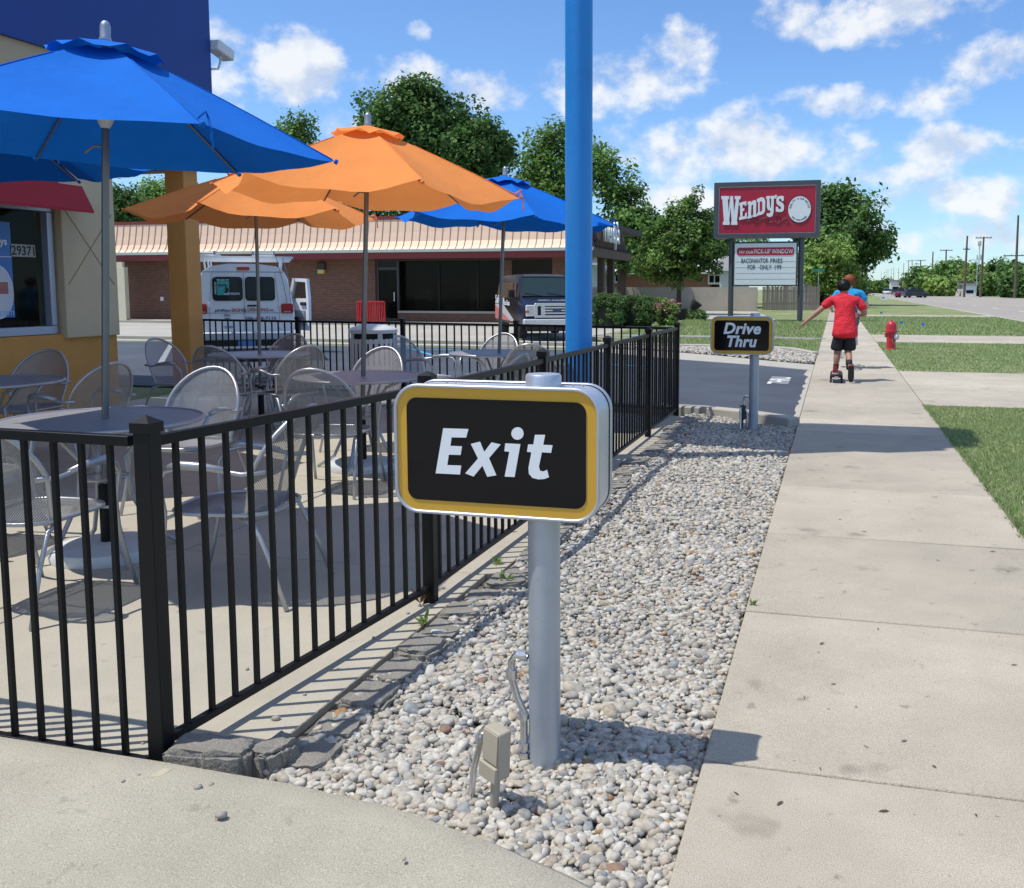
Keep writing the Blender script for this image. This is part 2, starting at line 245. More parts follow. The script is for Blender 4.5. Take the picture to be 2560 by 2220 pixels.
# ---------------- builders ----------------
def par(o, p): o.parent = p; return o
class MB:
    def __init__(s): s.v = []; s.f = []
    def add(s, vs, fs): n = len(s.v); s.v += [tuple(v) for v in vs]; s.f += [tuple(i+n for i in f) for f in fs]; return s
    def box(s, x0, x1, y0, y1, z0, z1, M=None):
        vs = [Vector((x, y, z)) for z in (z0, z1) for (x, y) in ((x0, y0), (x1, y0), (x1, y1), (x0, y1))]
        if M: vs = [M@v for v in vs]
        return s.add(vs, [(3, 2, 1, 0), (4, 5, 6, 7), (0, 1, 5, 4), (1, 2, 6, 5), (2, 3, 7, 6), (3, 0, 4, 7)])
    def prism(s, poly, fn0, fn1):       # poly of 2D points -> two caps through functions
        n = len(poly); vs = [fn0(p) for p in poly]+[fn1(p) for p in poly]
        return s.add(vs, [tuple(range(n-1, -1, -1)), tuple(range(n, 2*n))]+[(i, (i+1) % n, n+(i+1) % n, n+i) for i in range(n)])
    def pz(s, poly, z0, z1): return s.prism(poly, lambda p: (p[0], p[1], z0), lambda p: (p[0], p[1], z1))
    def py(s, poly, y0, y1): return s.prism(poly[::-1] if y1 > y0 else poly, lambda p: (p[0], y0, p[1]), lambda p: (p[0], y1, p[1]))
    def px(s, poly, x0, x1): return s.prism(poly, lambda p: (x0, p[0], p[1]), lambda p: (x1, p[0], p[1]))
    def ring(s, outer, inner, fn0, fn1):
        n = len(outer); A = [fn0(p) for p in outer]+[fn0(p) for p in inner]+[fn1(p) for p in outer]+[fn1(p) for p in inner]; fs = []
        for i in range(n):
            j = (i+1) % n; fs += [(i, j, n+j, n+i), (2*n+i, 3*n+i, 3*n+j, 2*n+j), (i, 2*n+i, 2*n+j, j), (n+i, n+j, 3*n+j, 3*n+i)]
        return s.add(A, fs)
    def tube(s, pts, r, n=8, closed=False, cap=True):
        pts = [Vector(p) for p in pts]; m = len(pts); rr = r if isinstance(r, (list, tuple)) else [r]*m
        T = []
        for i in range(m):
            a = pts[(i-1) % m] if (closed or i > 0) else pts[i]; b = pts[(i+1) % m] if (closed or i < m-1) else pts[i]; T.append((b-a).normalized())
        nrm = T[0].orthogonal().normalized(); vs = []
        for i in range(m):
            nrm = (nrm-T[i]*nrm.dot(T[i])).normalized(); bn = T[i].cross(nrm)
            vs += [pts[i]+(nrm*math.cos(2*PI*k/n)+bn*math.sin(2*PI*k/n))*rr[i] for k in range(n)]
        fs = []
        for i in range(m if closed else m-1):
            j = (i+1) % m
            fs += [(i*n+k, i*n+(k+1) % n, j*n+(k+1) % n, j*n+k) for k in range(n)]
        if cap and not closed: fs += [tuple(range(n-1, -1, -1)), tuple((m-1)*n+k for k in range(n))]
        return s.add(vs, fs)
    def lathe(s, prof, n=16, c=(0, 0, 0), M=None):
        vs = []
        for (r, z) in prof: vs += [Vector((r*math.cos(2*PI*k/n), r*math.sin(2*PI*k/n), z)) for k in range(n)]
        vs = [(M@v if M else v)+Vector(c) for v in vs]; m = len(prof)
        fs = [(i*n+k, i*n+(k+1) % n, (i+1)*n+(k+1) % n, (i+1)*n+k) for i in range(m-1) for k in range(n)]
        fs += [tuple(range(n-1, -1, -1)), tuple((m-1)*n+k for k in range(n))]
        return s.add(vs, fs)
    def loft(s, secs, cap=True):        # secs: equal-length rings of 3D points
        n = len(secs[0]); vs = [p for q in secs for p in q]; fs = []
        for i in range(len(secs)-1): fs += [(i*n+k, i*n+(k+1) % n, (i+1)*n+(k+1) % n, (i+1)*n+k) for k in range(n)]
        if cap: fs += [tuple(range(n-1, -1, -1)), tuple((len(secs)-1)*n+k for k in range(n))]
        return s.add(vs, fs)
    def mesh(s, name):
        me = bpy.data.meshes.new(name); me.from_pydata(s.v, [], s.f); me.validate(); return me
    def build(s, name, mat, parent=None, smooth=False, bevel=0, seg=2, subd=0, angle=40):
        me = s.mesh(name); me.materials.append(mat); o = bpy.data.objects.new(name, me); COL.objects.link(o)
        bm = bmesh.new(); bm.from_mesh(me); bmesh.ops.recalc_face_normals(bm, faces=bm.faces); bm.to_mesh(me); bm.free()
        if smooth:
            me.shade_smooth() if hasattr(me, 'shade_smooth') else None
            me.set_sharp_from_angle(angle=R(angle))
        if bevel:
            b = o.modifiers.new('bevel', 'BEVEL'); b.width = bevel; b.segments = seg; b.limit_method = 'ANGLE'; b.angle_limit = R(35); b.harden_normals = False
            me.shade_smooth(); me.set_sharp_from_angle(angle=R(50))
        if subd: m = o.modifiers.new('sub', 'SUBSURF'); m.levels = m.render_levels = subd
        if parent is not None: o.parent = parent
        return o
def tag(o, label=None, cat=None, group=None, kind=None):
    for k, v in (('label', label), ('category', cat), ('group', group), ('kind', kind)):
        if v: o[k] = v
    return o
def thing(name, label, cat, loc=(0, 0, 0), rz=0, group=None):
    o = bpy.data.objects.new(name, None); COL.objects.link(o); o.location = loc; o.rotation_euler = (0, 0, rz); o.empty_display_size = .1
    return tag(o, label, cat, group)
def copy_tree(o, parent=None):
    c = o.copy(); COL.objects.link(c); c.parent = parent
    for ch in list(o.children): copy_tree(ch, c)
    return c
def npmesh(name, V, F, mat, parent=None, smooth=False):
    me = bpy.data.meshes.new(name); V = np.asarray(V, np.float32); F = np.asarray(F, np.int32); k = F.shape[1]
    me.vertices.add(len(V)); me.vertices.foreach_set('co', V.ravel()); me.loops.add(F.size); me.loops.foreach_set('vertex_index', F.ravel())
    me.polygons.add(len(F)); me.polygons.foreach_set('loop_start', np.arange(0, F.size, k, dtype=np.int32)); me.polygons.foreach_set('loop_total', np.full(len(F), k, np.int32))
    if smooth: me.polygons.foreach_set('use_smooth', np.ones(len(F), bool))
    me.update(calc_edges=True); me.materials.append(mat); o = bpy.data.objects.new(name, me); COL.objects.link(o)
    if parent is not None: o.parent = parent
    return o
def rrect(x0, x1, z0, z1, r, n=6):
    out = []
    for (cx, cz, a0) in ((x1-r, z1-r, 0), (x0+r, z1-r, 90), (x0+r, z0+r, 180), (x1-r, z0+r, 270)):
        out += [(cx+r*math.cos(R(a0+90*i/n)), cz+r*math.sin(R(a0+90*i/n))) for i in range(n+1)]
    return out
FR = Matrix(((1, 0, 0, 0), (0, 0, -1, 0), (0, 1, 0, 0), (0, 0, 0, 1)))     # text stands up, faces -Y
def text(name, s, w=None, h=None, mat=None, parent=None, Mx=Matrix(), bold=0., shear=0., ex=.002, sp=1.0, align='CENTER'):
    c = bpy.data.curves.new(name, 'FONT'); c.body = s; c.offset = bold; c.shear = shear; c.space_character = sp; c.extrude = ex; c.resolution_u = 3
    o = bpy.data.objects.new(name, c); COL.objects.link(o); dg = bpy.context.evaluated_depsgraph_get(); me = bpy.data.meshes.new_from_object(o.evaluated_get(dg))
    bpy.data.objects.remove(o); bpy.data.curves.remove(c)
    n = len(me.vertices); V = np.empty(n*3, np.float32); me.vertices.foreach_get('co', V); V = V.reshape(-1, 3)
    mn, mxx = V[:, :2].min(0), V[:, :2].max(0); sz = mxx-mn; sx = w/sz[0] if w else None; sy = h/sz[1] if h else None
    sx = sx or sy; sy = sy or sx
    V[:, 0] = (V[:, 0]-mn[0])*sx; V[:, 1] = (V[:, 1]-mn[1])*sy
    if align == 'CENTER': V[:, 0] -= sz[0]*sx/2; V[:, 1] -= sz[1]*sy/2
    me.vertices.foreach_set('co', V.ravel()); me.transform(Mx); me.materials.clear(); me.materials.append(mat); me.update()
    o = bpy.data.objects.new(name, me); COL.objects.link(o)
    if parent is not None: o.parent = parent
    return o
def T(x, y, z): return Matrix.Translation((x, y, z))
def struct(name, mb, mat, **k): return tag(mb.build(name, mat, **k), kind='structure')

# ================= SETTING: ground, walks, road =================
SWL, SWR = -.37, 1.14
struct('ground', MB().box(-400, 600, -60, 1500, -.30, -.06), LAWN)
struct('lawn', MB().box(SWR+.004, 8.3, -8, 13.15, -.2, -.012), LAWN)
struct('verge', MB().box(SWR+.004, 8.3, 18.55, 28.6, -.2, -.012), LAWN)
struct('verge', MB().box(SWR+.004, 8.3, 33.2, 55, -.2, -.012), LAWN)
struct('verge', MB().box(SWR+.004, 8.3, 58.5, 400, -.2, -.012), LAWN)
sw = struct('sidewalk', MB().box(SWL, SWR, -8, 46, -.2, -.030), JOINT)
rs = random.Random(2); y = 2.94-1.487*6; k = 0
while y < 44.5:
    z = rs.uniform(-.004, .003); a = rs.uniform(-.002, .002)
    MB().box(SWL, SWR, y+.006, y+1.481, -.1, z, M=T(0, 0, 0)@Matrix.Rotation(a, 4, 'Y')).build('slab', CONC, sw, bevel=.008); y += 1.487
struct('sidewalk', MB().box(SWL, SWR, y+.01, 300, -.2, 0), CONC)
# driveway right of the walk
for (y0, y1) in ((13.16, 18.54), (28.62, 33.18), (55.02, 58.48)):
    dv = struct('driveway', MB().box(SWR+.006, 8.4, y0, y1, -.2, -.022), JOINT)
    ym = (y0+y1)/2
    for (a, b) in ((y0, ym), (ym, y1)):
        for (c, d) in ((SWR+.012, 4.7), (4.715, 8.4)): MB().box(c, d, a+.006, b-.006, -.1, -.004).build('slab', CONC, dv, bevel=.006)
struct('road', MB().box(8.75, 26.5, -60, 900, -.25, -.055), ROADM)
struct('kerb', MB().box(8.4, 8.75, -60, 900, -.25, -.02), KERB)
struct('kerb', MB().box(26.5, 26.85, -60, 900, -.25, .05), KERB)
lm = struct('lane_line', MB().box(12.35, 12.47, 30, 33, -.06, -.05), PWHITE)
for i in range(24):
    for x in (12.35, 22.9):
        o = lm.copy(); COL.objects.link(o); o.location = (x-12.35, 12*i+4, 0)
struct('centre_line', MB().box(15.9, 16.02, -20, 700, -.06, -.05), YEL)
struct('centre_line', MB().box(19.3, 19.42, -20, 700, -.06, -.05), YEL)

# foreground apron: a concrete drive with a slightly raised rolled edge
edge = [(-14, 2.40), (-3.2, 2.395), (-1.95, 2.385), (-1.5, 2.37), (-1.15, 2.33), (-.85, 2.27), (-.62, 2.21), (SWL, 2.12)]
mb = MB(); V = []
offs = [(0, -.1), (0, .05), (-.02, .068), (-.10, .07), (-.35, .048), (-.8, .012), (-1.4, .004), (-9, 0)]
for (dy, z) in offs: V += [(x, yy+dy, z*(1 if x < -1 else max(.05, (SWL-x+.02)/.65)) if z > 0 else z) for (x, yy) in edge]
n = len(edge); mb.add(V, [(i*n+k, i*n+k+1, (i+1)*n+k+1, (i+1)*n+k) for i in range(len(offs)-1) for k in range(n-1)])
struct('driveway', mb, CONC2, smooth=True, angle=80)
pm = MB(); pm.pz([(-1.905, 2.33), (-1.88, 2.33), (-1.885, 2.285), (-1.92, 2.27)], .05, .0703); struct('paint_mark', pm, M('paint_faded', (.44, .40, .285), .9, var=.15, vs=14))

# patio slabs
pat = struct('patio', MB().pz([(-9.2, 2.48), (-1.72, 2.46), (-1.66, 4.2), (-1.64, 11.15), (-9.2, 12.35)], -.25, -.03), JOINT)
xs = [-9.15, -7.3, -5.45, -3.6, -1.72]; ys = [2.49, 4.65, 6.8, 8.95, 11.1]
for i in range(4):
    for j in range(4):
        x1 = xs[i+1] if i < 3 else (-1.74, -1.68, -1.66, -1.655)[j]
        MB().box(xs[i]+.006, x1-.006, ys[j]+.006, ys[j+1]-.006, -.1, rs.uniform(-.002, .002)).build('slab', CONC3, pat, bevel=.006)
MB().pz([(-9.14, 11.11), (-1.66, 11.11), (-1.66, 11.2), (-9.14, 12.4)], -.1, 0).build('slab', CONC3, pat, bevel=.006)
# kerb round the patio end and the drive-through lane
def strip(name, pts, w, z0, z1, mat, kind=True):
    mb = MB(); L = []; Rr = []
    for i, p in enumerate(pts):
        a = Vector(pts[max(0, i-1)]); b = Vector(pts[min(len(pts)-1, i+1)]); d = (b-a).normalized(); nn = Vector((-d.y, d.x)); p = Vector(p)
        L.append(p+nn*w/2); Rr.append(p-nn*w/2)
    secs = [[(l.x, l.y, z0), (l.x, l.y, z1), (r.x, r.y, z1), (r.x, r.y, z0)] for l, r in zip(L, Rr)]
    o = mb.loft(secs).build(name, mat, bevel=.02); 
    return tag(o, kind='structure') if kind else o
strip('kerb', [(-9.6, 12.78), (-5, 12.1), (-2.2, 11.62), (-1.5, 11.52), (-1.0, 11.28), (-.6, 10.95), (SWL-.03, 10.75)], .17, -.2, .09, KERB)
rq = random.Random(31); RAG = [(-.435+rq.uniform(-.03, .025)-(.06 if y_ > 17.5 else 0), y_) for y_ in [11.3+.25*i for i in range(30)]]
struct('drive_lane', MB().pz([(-40, 12.9), (-9.6, 12.9), (-5, 12.2), (-2.2, 11.72), (-1.5, 11.6), (-1, 11.38), (-.55, 11.02), *RAG, (-1.6, 19.6), (-3.3, 20.7), (-6, 23.2), (-40, 24.1)], -.2, -.03), ASPH)
struct('concrete_gutter', MB().pz([(-.38, 18.6), (-.38, 19.9), (-1.3, 20.7), (-2.6, 22.1), (-3.7, 23.0), (-6, 24.3), (-6, 23.1), (-3.3, 20.7), (-1.6, 19.6), (-.6, 18.75)], -.2, -.022), KERB)
struct('concrete_gutter', MB().pz([(-.38, 10.8), (-.38, 18.6), *[(x-.004, y_) for x, y_ in RAG[::-1]], (-.56, 11)], -.2, -.02), KERB)
strip('kerb', [(-40, 24.9), (-7, 24.9), (-1.8, 24.6), (-1.0, 23.9), (SWL-.04, 22.4)], .16, -.2, .08, KERB)
struct('lawn', MB().pz([(-6.5, 25), (-1.8, 24.7), (-.9, 23.95), (SWL-.01, 22.6), (SWL-.01, 29.5), (-6.5, 29.5)], -.2, -.01), LAWN)
strip('kerb', [(-7.5, 30.4), (-3, 30.3), (-1.2, 30.0), (SWL-.04, 29.6)], .8, -.2, .015, ASPH2)
struct('concrete_gutter', MB().pz([(-7.5, 29.5), (SWL-.01, 29.5), (SWL-.01, 29.58), (-1.2, 29.6), (-7.5, 29.99)], -.2, -.02), KERB)
struct('lawn', MB().pz([(-7.5, 30.9), (SWL-.01, 30.2), (SWL-.01, 47), (-7.5, 47)], -.2, -.008), LAWN)
struct('lot', MB().pz([(-60, 24.99), (-6.55, 24.99), (-7.55, 30), (-7.55, 37.2), (-60, 37.2)], -.2, -.035), CONC4)
struct('lot', MB().pz([(-9.5, 47.05), (-2.6, 47.05), (-5.2, 66.2), (-30, 66.2), (-30, 55), (-9.5, 52)], -.2, -.02), CONC4)
struct('lawn', MB().pz([(-2.59, 47.05), (SWL-.01, 47.05), (SWL-.01, 90), (-9, 90), (-5.19, 66.2)], -.2, -.012), LAWN)
strip('kerb', [(-60, 24.35), (-6.5, 24.35)], .5, -.2, -.015, CONC4)
struct('kerb_line', MB().box(-60, -6.9, 26.2, 26.45, -.04, -.028), YEL)
struct('kerb_line', MB().pz([(-9.0, 50.5), (-7.2, 56.2), (-7.0, 56.2), (-8.8, 50.5)], -.025, -.014), YEL)
struct('walkway', MB().box(-60, -9.6, 37.25, 39.2, -.2, .06), CONC4)
# parking lines by the drive lane
def line(name, pts, mat, z=-.026): return struct(name, MB().pz([tuple(p) for p in pts], -.05, z), mat)
def gl(ax, ay, bx, by, w):
    a = gp(ax, ay); b = gp(bx, by); d = (b-a).normalized(); n = Vector((-d.y, d.x, 0))*w/2
    return [((a-n).x, (a-n).y), ((b-n).x, (b-n).y), ((b+n).x, (b+n).y), ((a+n).x, (a+n).y)]
line('parking_line', gl(402, 903, 428, 858, .12), PWHITE)
for a in ((1016, 866, 1100, 890), (1042, 870, 1150, 872), (1100, 881, 1180, 882), (1060, 890, 1130, 891)): line('parking_line', gl(*a, .10), PBLUE)
line('parking_line', gl(1520, 908, 1640, 912, .10), PBLUE)
# stencilled word on the lane, tall letters read from the road
st = text('lane_word', 'THRU', w=1.25, h=.34, mat=PWHITE, bold=.03, ex=.0, Mx=Matrix.Rotation(PI/2, 4, 'Z'))
st.location = (-.87, 16.35, -.024); tag(st, kind='structure')

# ---------------- gravel ----------------
def icos(sub):
    bm = bmesh.new(); bmesh.ops.create_icosphere(bm, subdivisions=sub, radius=1); bm.verts.ensure_lookup_table()
    V = np.array([v.co[:] for v in bm.verts]); F = np.array([[v.index for v in f.verts] for f in bm.faces]); bm.free(); return V, F
def pebbles(name, pts, size, sub, seed, mat):
    rg = np.random.default_rng(seed); BV, BF = icos(sub); n = len(pts); k = len(BV)
    sc = np.stack([(b0 := rg.lognormal(-.03, .30, n)*size*.5)*rg.uniform(.95, 1.5, n), b0*rg.uniform(.75, 1.1, n), b0*rg.uniform(.45, .8, n)], 1)
    a = rg.uniform(0, 2*PI, n); t = rg.normal(0, .35, n); ca, sa, ct, s_ = np.cos(a), np.sin(a), np.cos(t), np.sin(t)
    wv = rg.normal(size=(n, 3)); BQ = np.sign(BV)*np.abs(BV)**.85; P = BQ[None]*sc[:, None]*(1+.13*np.sin(3*(wv@BV.T))[..., None]+rg.normal(0, .045, (n, k, 1)))
    x, yv, z = P[..., 0], P[..., 1], P[..., 2]; x2 = x*ct[:, None]-z*s_[:, None]; z2 = x*s_[:, None]+z*ct[:, None]
    Q = np.stack([x2*ca[:, None]-yv*sa[:, None], x2*sa[:, None]+yv*ca[:, None], z2], 2)+pts[:, None]
    return tag(npmesh(name, Q.reshape(-1, 3), (BF[None]+(np.arange(n)*k)[:, None, None]).reshape(-1, 3), mat, smooth=True), kind='stuff')
def scatter(poly, dens, seed, zf):
    rg = np.random.default_rng(seed); P = np.array(poly); mn, mx_ = P.min(0), P.max(0); n = int(dens*(mx_-mn).prod()); q = rg.uniform(mn, mx_, (n, 2)); ins = np.zeros(n, bool); j = len(P)-1
    for i in range(len(P)):
        c = ((P[i, 1] > q[:, 1]) != (P[j, 1] > q[:, 1])) & (q[:, 0] < (P[j, 0]-P[i, 0])*(q[:, 1]-P[i, 1])/(P[j, 1]-P[i, 1]+1e-12)+P[i, 0]); ins ^= c; j = i
    q = q[ins]; return np.column_stack([q, zf(q[:, 0], q[:, 1], rg)])
def zg(x, yv, rg): return -.026+.008*np.sin(x*5+yv*2.1)+.006*np.sin(yv*7-x*3)+rg.uniform(-.014, .012, len(x))+np.clip((-1.1-x)*.05, -.01, .05)
near = [(-1.68, 2.48), (-1.15, 2.385), (-.85, 2.315), (-.62, 2.245), (SWL-.012, 2.15), (SWL-.012, 5.6), (-1.62, 5.6)]
far = [(-1.62, 5.6), (SWL-.012, 5.6), (SWL-.012, 10.75), (-.62, 10.9), (-1.0, 11.2), (-1.5, 11.42), (-1.66, 11.4)]
struct('gravel_bed', MB().pz([(-1.75, 2.45), (-1.15, 2.37), (-.62, 2.23), (SWL, 2.13), (SWL, 10.76), (-.6, 10.95), (-1.0, 11.28), (-1.5, 11.5), (-1.7, 11.45)], -.2, -.045), M('gravel_fines', (.26, .24, .21), .95, var=.3, vs=40, bump=.8, bs=150))
n1 = near[:5]+[(SWL-.012, 3.7), (-1.65, 3.7)]; n2 = [(-1.65, 3.7), (SWL-.012, 3.7)]+near[5:]
pebbles('gravel', scatter(n1, 6000, 3, zg), .0248, 2, 4, PEB)
pebbles('gravel', scatter(n2, 5200, 23, zg), .026, 1, 24, PEB)
pebbles('gravel', scatter(near, 90, 33, lambda x, yv, rg: zg(x, yv, rg)+.004), .038, 2, 34, PEB)
pebbles('gravel', scatter(far, 3300, 5, zg), .029, 1, 6, PEB)
s2 = [(-.40, 19.95), (-.40, 22.3), (-1.05, 23.8), (-1.85, 24.5), (-6.8, 24.75), (-3.75, 23.05), (-2.6, 22.15), (-1.3, 20.75)]
struct('gravel_bed', MB().pz(s2, -.2, -.03), SOIL)
pebbles('gravel', scatter(s2, 900, 7, lambda x, yv, rg: rg.uniform(-.02, .03, len(x))), .055, 1, 8, PEB)
# loose pebbles on apron and patio edge, one by one
BV, BF = icos(1)
for i, (px, py, s_) in enumerate([(495, 1972, .03), (528, 1965, .022), (553, 2043, .035), (618, 1675, .02), (690, 1800, .034), (762, 1738, .018), (845, 1676, .018), (935, 1597, .022), (1020, 1535, .02), (347, 1940, .016), (308, 1955, .014), (357, 1860, .014), (1010, 2150, .014)]):
    p = gp(px, py, .065 if py > 1900 else 0.); me = bpy.data.meshes.new('pebble'); me.from_pydata([tuple(v) for v in BV*np.array([s_*.55, s_*.42, s_*.3])], [], [tuple(f) for f in BF]); me.materials.append(M('loose_stone', (.36, .32, .28), .8, var=.3, vs=40)); me.shade_smooth()
    o = bpy.data.objects.new('pebble', me); COL.objects.link(o); o.location = p+Vector((0, 0, s_*.2)); o.rotation_euler = (0, 0, i*1.7)
    tag(o, 'loose pebble lying on bare concrete near the gravel bed', 'pebble', 'pebbles kicked onto the concrete')

# ---------------- edging blocks between patio and gravel ----------------
rs = random.Random(8); y = 2.52; k = 0
def block(name, cx, cy, rz, w, d, z0, h, seed):
    q = random.Random(seed); pts = []
    for (sx, sy) in ((-1, -1), (0, -1.06), (1, -.92), (1.08, 0), (1, .92), (0, 1.06), (-1, 1)): pts.append((sx*w/2*q.uniform(.92, 1.06), sy*d/2*q.uniform(.94, 1.04)))
    m = Matrix.Rotation(rz, 2)
    mb = MB(); P = [m@Vector(p) for p in pts]
    mb.prism(P, lambda p: (p[0]*1.03, p[1]*1.02, z0), lambda p: (p[0]*q.uniform(.96, 1), p[1]*q.uniform(.96, 1), z0+h*q.uniform(.95, 1.03)))
    bm = bmesh.new(); me0 = mb.mesh('tmp'); bm.from_mesh(me0); bmesh.ops.bevel(bm, geom=list(bm.edges), offset=.016, segments=2, affect='EDGES'); bmesh.ops.triangulate(bm, faces=bm.faces); bmesh.ops.subdivide_edges(bm, edges=list(bm.edges), cuts=2, use_grid_fill=True)
    for v in bm.verts: v.co += Vector((q.gauss(0, 1), q.gauss(0, 1), q.gauss(0, 1)))*.0022+v.co.normalized()*.006*math.sin(v.co.x*61+seed)*math.sin(v.co.y*53+v.co.z*47)
    mb = MB(); bm.verts.index_update(); mb.v = [tuple(v.co) for v in bm.verts]; mb.f = [tuple(v.index for v in f.verts) for f in bm.faces]; bm.free(); bpy.data.meshes.remove(me0)
    o = mb.build(name, BLOCKM, smooth=True, angle=55); o.location = (cx, cy, 0); return o
while y < 11.0:
    d = rs.uniform(.215, .25); h = rs.uniform(.02, .042) if y > 2.9 else .012; x = -1.60+.03*math.sin(y*3)+rs.uniform(-.02, .02)-max(0, 3.2-y)*.08
    o = block('edging_block', x, y+d/2, rs.uniform(-.12, .12), rs.uniform(.17, .2), d-.012, -.09, .09+h, k)
    tag(o, 'low grey split edging block in the row between patio fence and gravel', 'block', 'edging blocks along the gravel'); y += d; k += 1
o = block('edging_block', -1.85, 2.48, .12, .27, .15, -.09, .175, 99); tag(o, 'large grey concrete block standing at the foot of the fence corner post', 'block')
o = block('edging_block', -1.685, 2.56, -.3, .11, .17, -.09, .165, 98); tag(o, 'rounded grey block leaning behind the large corner block', 'block')

# ---------------- grass blades beside the walk ----------------
def blades(name, poly, dens, hmin, hmax, wd, seed):
    p = scatter(poly, dens, seed, lambda x, yv, rg: np.full(len(x), -.015)); rg = np.random.default_rng(seed+1); n = len(p)
    a = rg.uniform(0, 2*PI, n); h = rg.uniform(hmin, hmax, n); l = rg.normal(0, .5, (n, 2))*h[:, None]*.8; w = wd*rg.uniform(.6, 1.2, n)
    dx = np.stack([np.cos(a)*w, np.sin(a)*w, 0*a], 1); tip = p+np.column_stack([l, h]); mid = p+np.column_stack([l*.35, h*.6])
    V = np.stack([p-dx, p+dx, mid+dx*.7, tip, mid-dx*.7], 1).reshape(-1, 3); F = np.arange(n*5).reshape(-1, 5)
    return tag(npmesh(name, V, F, BLADE), kind='stuff')
blades('grass', [(SWR, 4.5), (2.0, 4.5), (4.2, 9), (6.0, 13.1), (SWR+.02, 13.1)], 3400, .016, .038, .0036, 11)
blades('grass', [(SWR-.02, 4.5), (SWR+.06, 4.5), (SWR+.06, 13.1), (SWR-.02, 13.1)], 5000, .02, .05, .003, 12)
blades('grass', [(SWR, 18.6), (8.2, 18.6), (8.2, 28.5), (SWR, 28.5)], 420, .02, .05, .008, 13)
blades('grass', [(SWR, 33.3), (8.2, 33.3), (8.2, 54.8), (SWR, 54.8)], 130, .04, .09, .014, 14)
blades('grass', [(-6, 25.1), (-1.8, 24.8), (SWL-.02, 22.8), (SWL-.02, 29.4), (-6, 29.4)], 350, .03, .08, .008, 15)
blades('grass', [(-7, 31), (SWL-.02, 30.3), (SWL-.02, 46.9), (-7, 46.9)], 150, .04, .1, .013, 16)

# ================= FENCES =================
PK = MB().box(-.0082, .0082, -.0082, .0082, 0, 1).mesh('picket'); PK.materials.append(BLK)
P1 = (onY(366, 1060, 2.46).x, 2.46)
def post(parent, x, y, h=1.09, w=.057, rz=0, cap='pyramid'):
    mb = MB().box(-w/2, w/2, -w/2, w/2, -.05, h); o = mb.build('post', BLK, parent, bevel=.003); o.location = (x, y, 0); o.rotation_euler[2] = rz
    c = MB(); e = w/2+.006
    c.box(-e, e, -e, e, h-.025, h+.006)
    if cap == 'pyramid': c.add([(-e, -e, h+.006), (e, -e, h+.006), (e, e, h+.006), (-e, e, h+.006), (0, 0, h+.028)], [(0, 1, 4), (1, 2, 4), (2, 3, 4), (3, 0, 4)])
    else: c.lathe([(e*.95, h), (e*.9, h+.015), (e*.5, h+.03), (.002, h+.034)], 12)
    c.build('post_cap', BLK, o)
def fence(name, label, pts, posts, bend=None, zt=1.035, zb=.075, seed=1, cap='pyramid', sp=.1145, first=True):
    """pts: post positions; a panel between each pair: rails and single pickets"""
    t = thing(name, label, 'fence', (0, 0, 0)); q = random.Random(seed)
    for i, (a, b) in enumerate(zip(pts[:-1], pts[1:])):
        a, b = Vector(a), Vector(b); d = (b-a); L = d.length; u = d/L; ang = math.atan2(u.y, u.x)
        for (z0, z1, w) in ((zt-.016, zt+.016, .034), (zb-.013, zb+.013, .030)):
            m = T(a.x, a.y, 0)@Matrix.Rotation(ang, 4, 'Z')
            MB().box(.03, L-.03, -w/2, w/2, z0, z1, M=m).build('rail', BLK, t, bevel=.003)
        n = int(round(L/sp)); s = L/n
        for k in range(1, n):
            o = bpy.data.objects.new('picket', PK); COL.objects.link(o); o.parent = t; p = a+u*s*k
            o.location = (p.x, p.y, zb-.010); o.scale = (1, 1, zt-zb+.010); o.rotation_euler = (q.uniform(-.004, .004), q.uniform(-.004, .004), ang)
            if bend and i == bend[0] and k in bend[1]: o.rotation_euler = (.0, bend[1][k], ang)
    for (p, y) in posts: post(t, p, y, cap=cap, rz=0)
    return t
NP = [P1, (-1.845, 4.16), (-1.825, 5.95), (-1.815, 7.75), (-1.81, 9.54), (-1.80, 11.28)]
fence('patio_fence', 'long black metal picket fence between patio and gravel bed', NP, NP, bend=(1, {5: .02, 11: -.03}), seed=1)
LP = [(P1[0]-1.83, 2.52), (P1[0]-.03, P1[1]+.004)]
fence('patio_fence', 'short black picket fence run behind the foreground concrete drive', LP, LP[:1], seed=2, zb=.0)
BP = [(-9.30, 12.55), (-7.44, 12.28), (-5.68, 12.02), (-3.95, 11.72), (-1.83, 11.28)]
fence('patio_fence', 'black picket fence run at the back of the patio before the vans', BP, BP[:-1], seed=3)

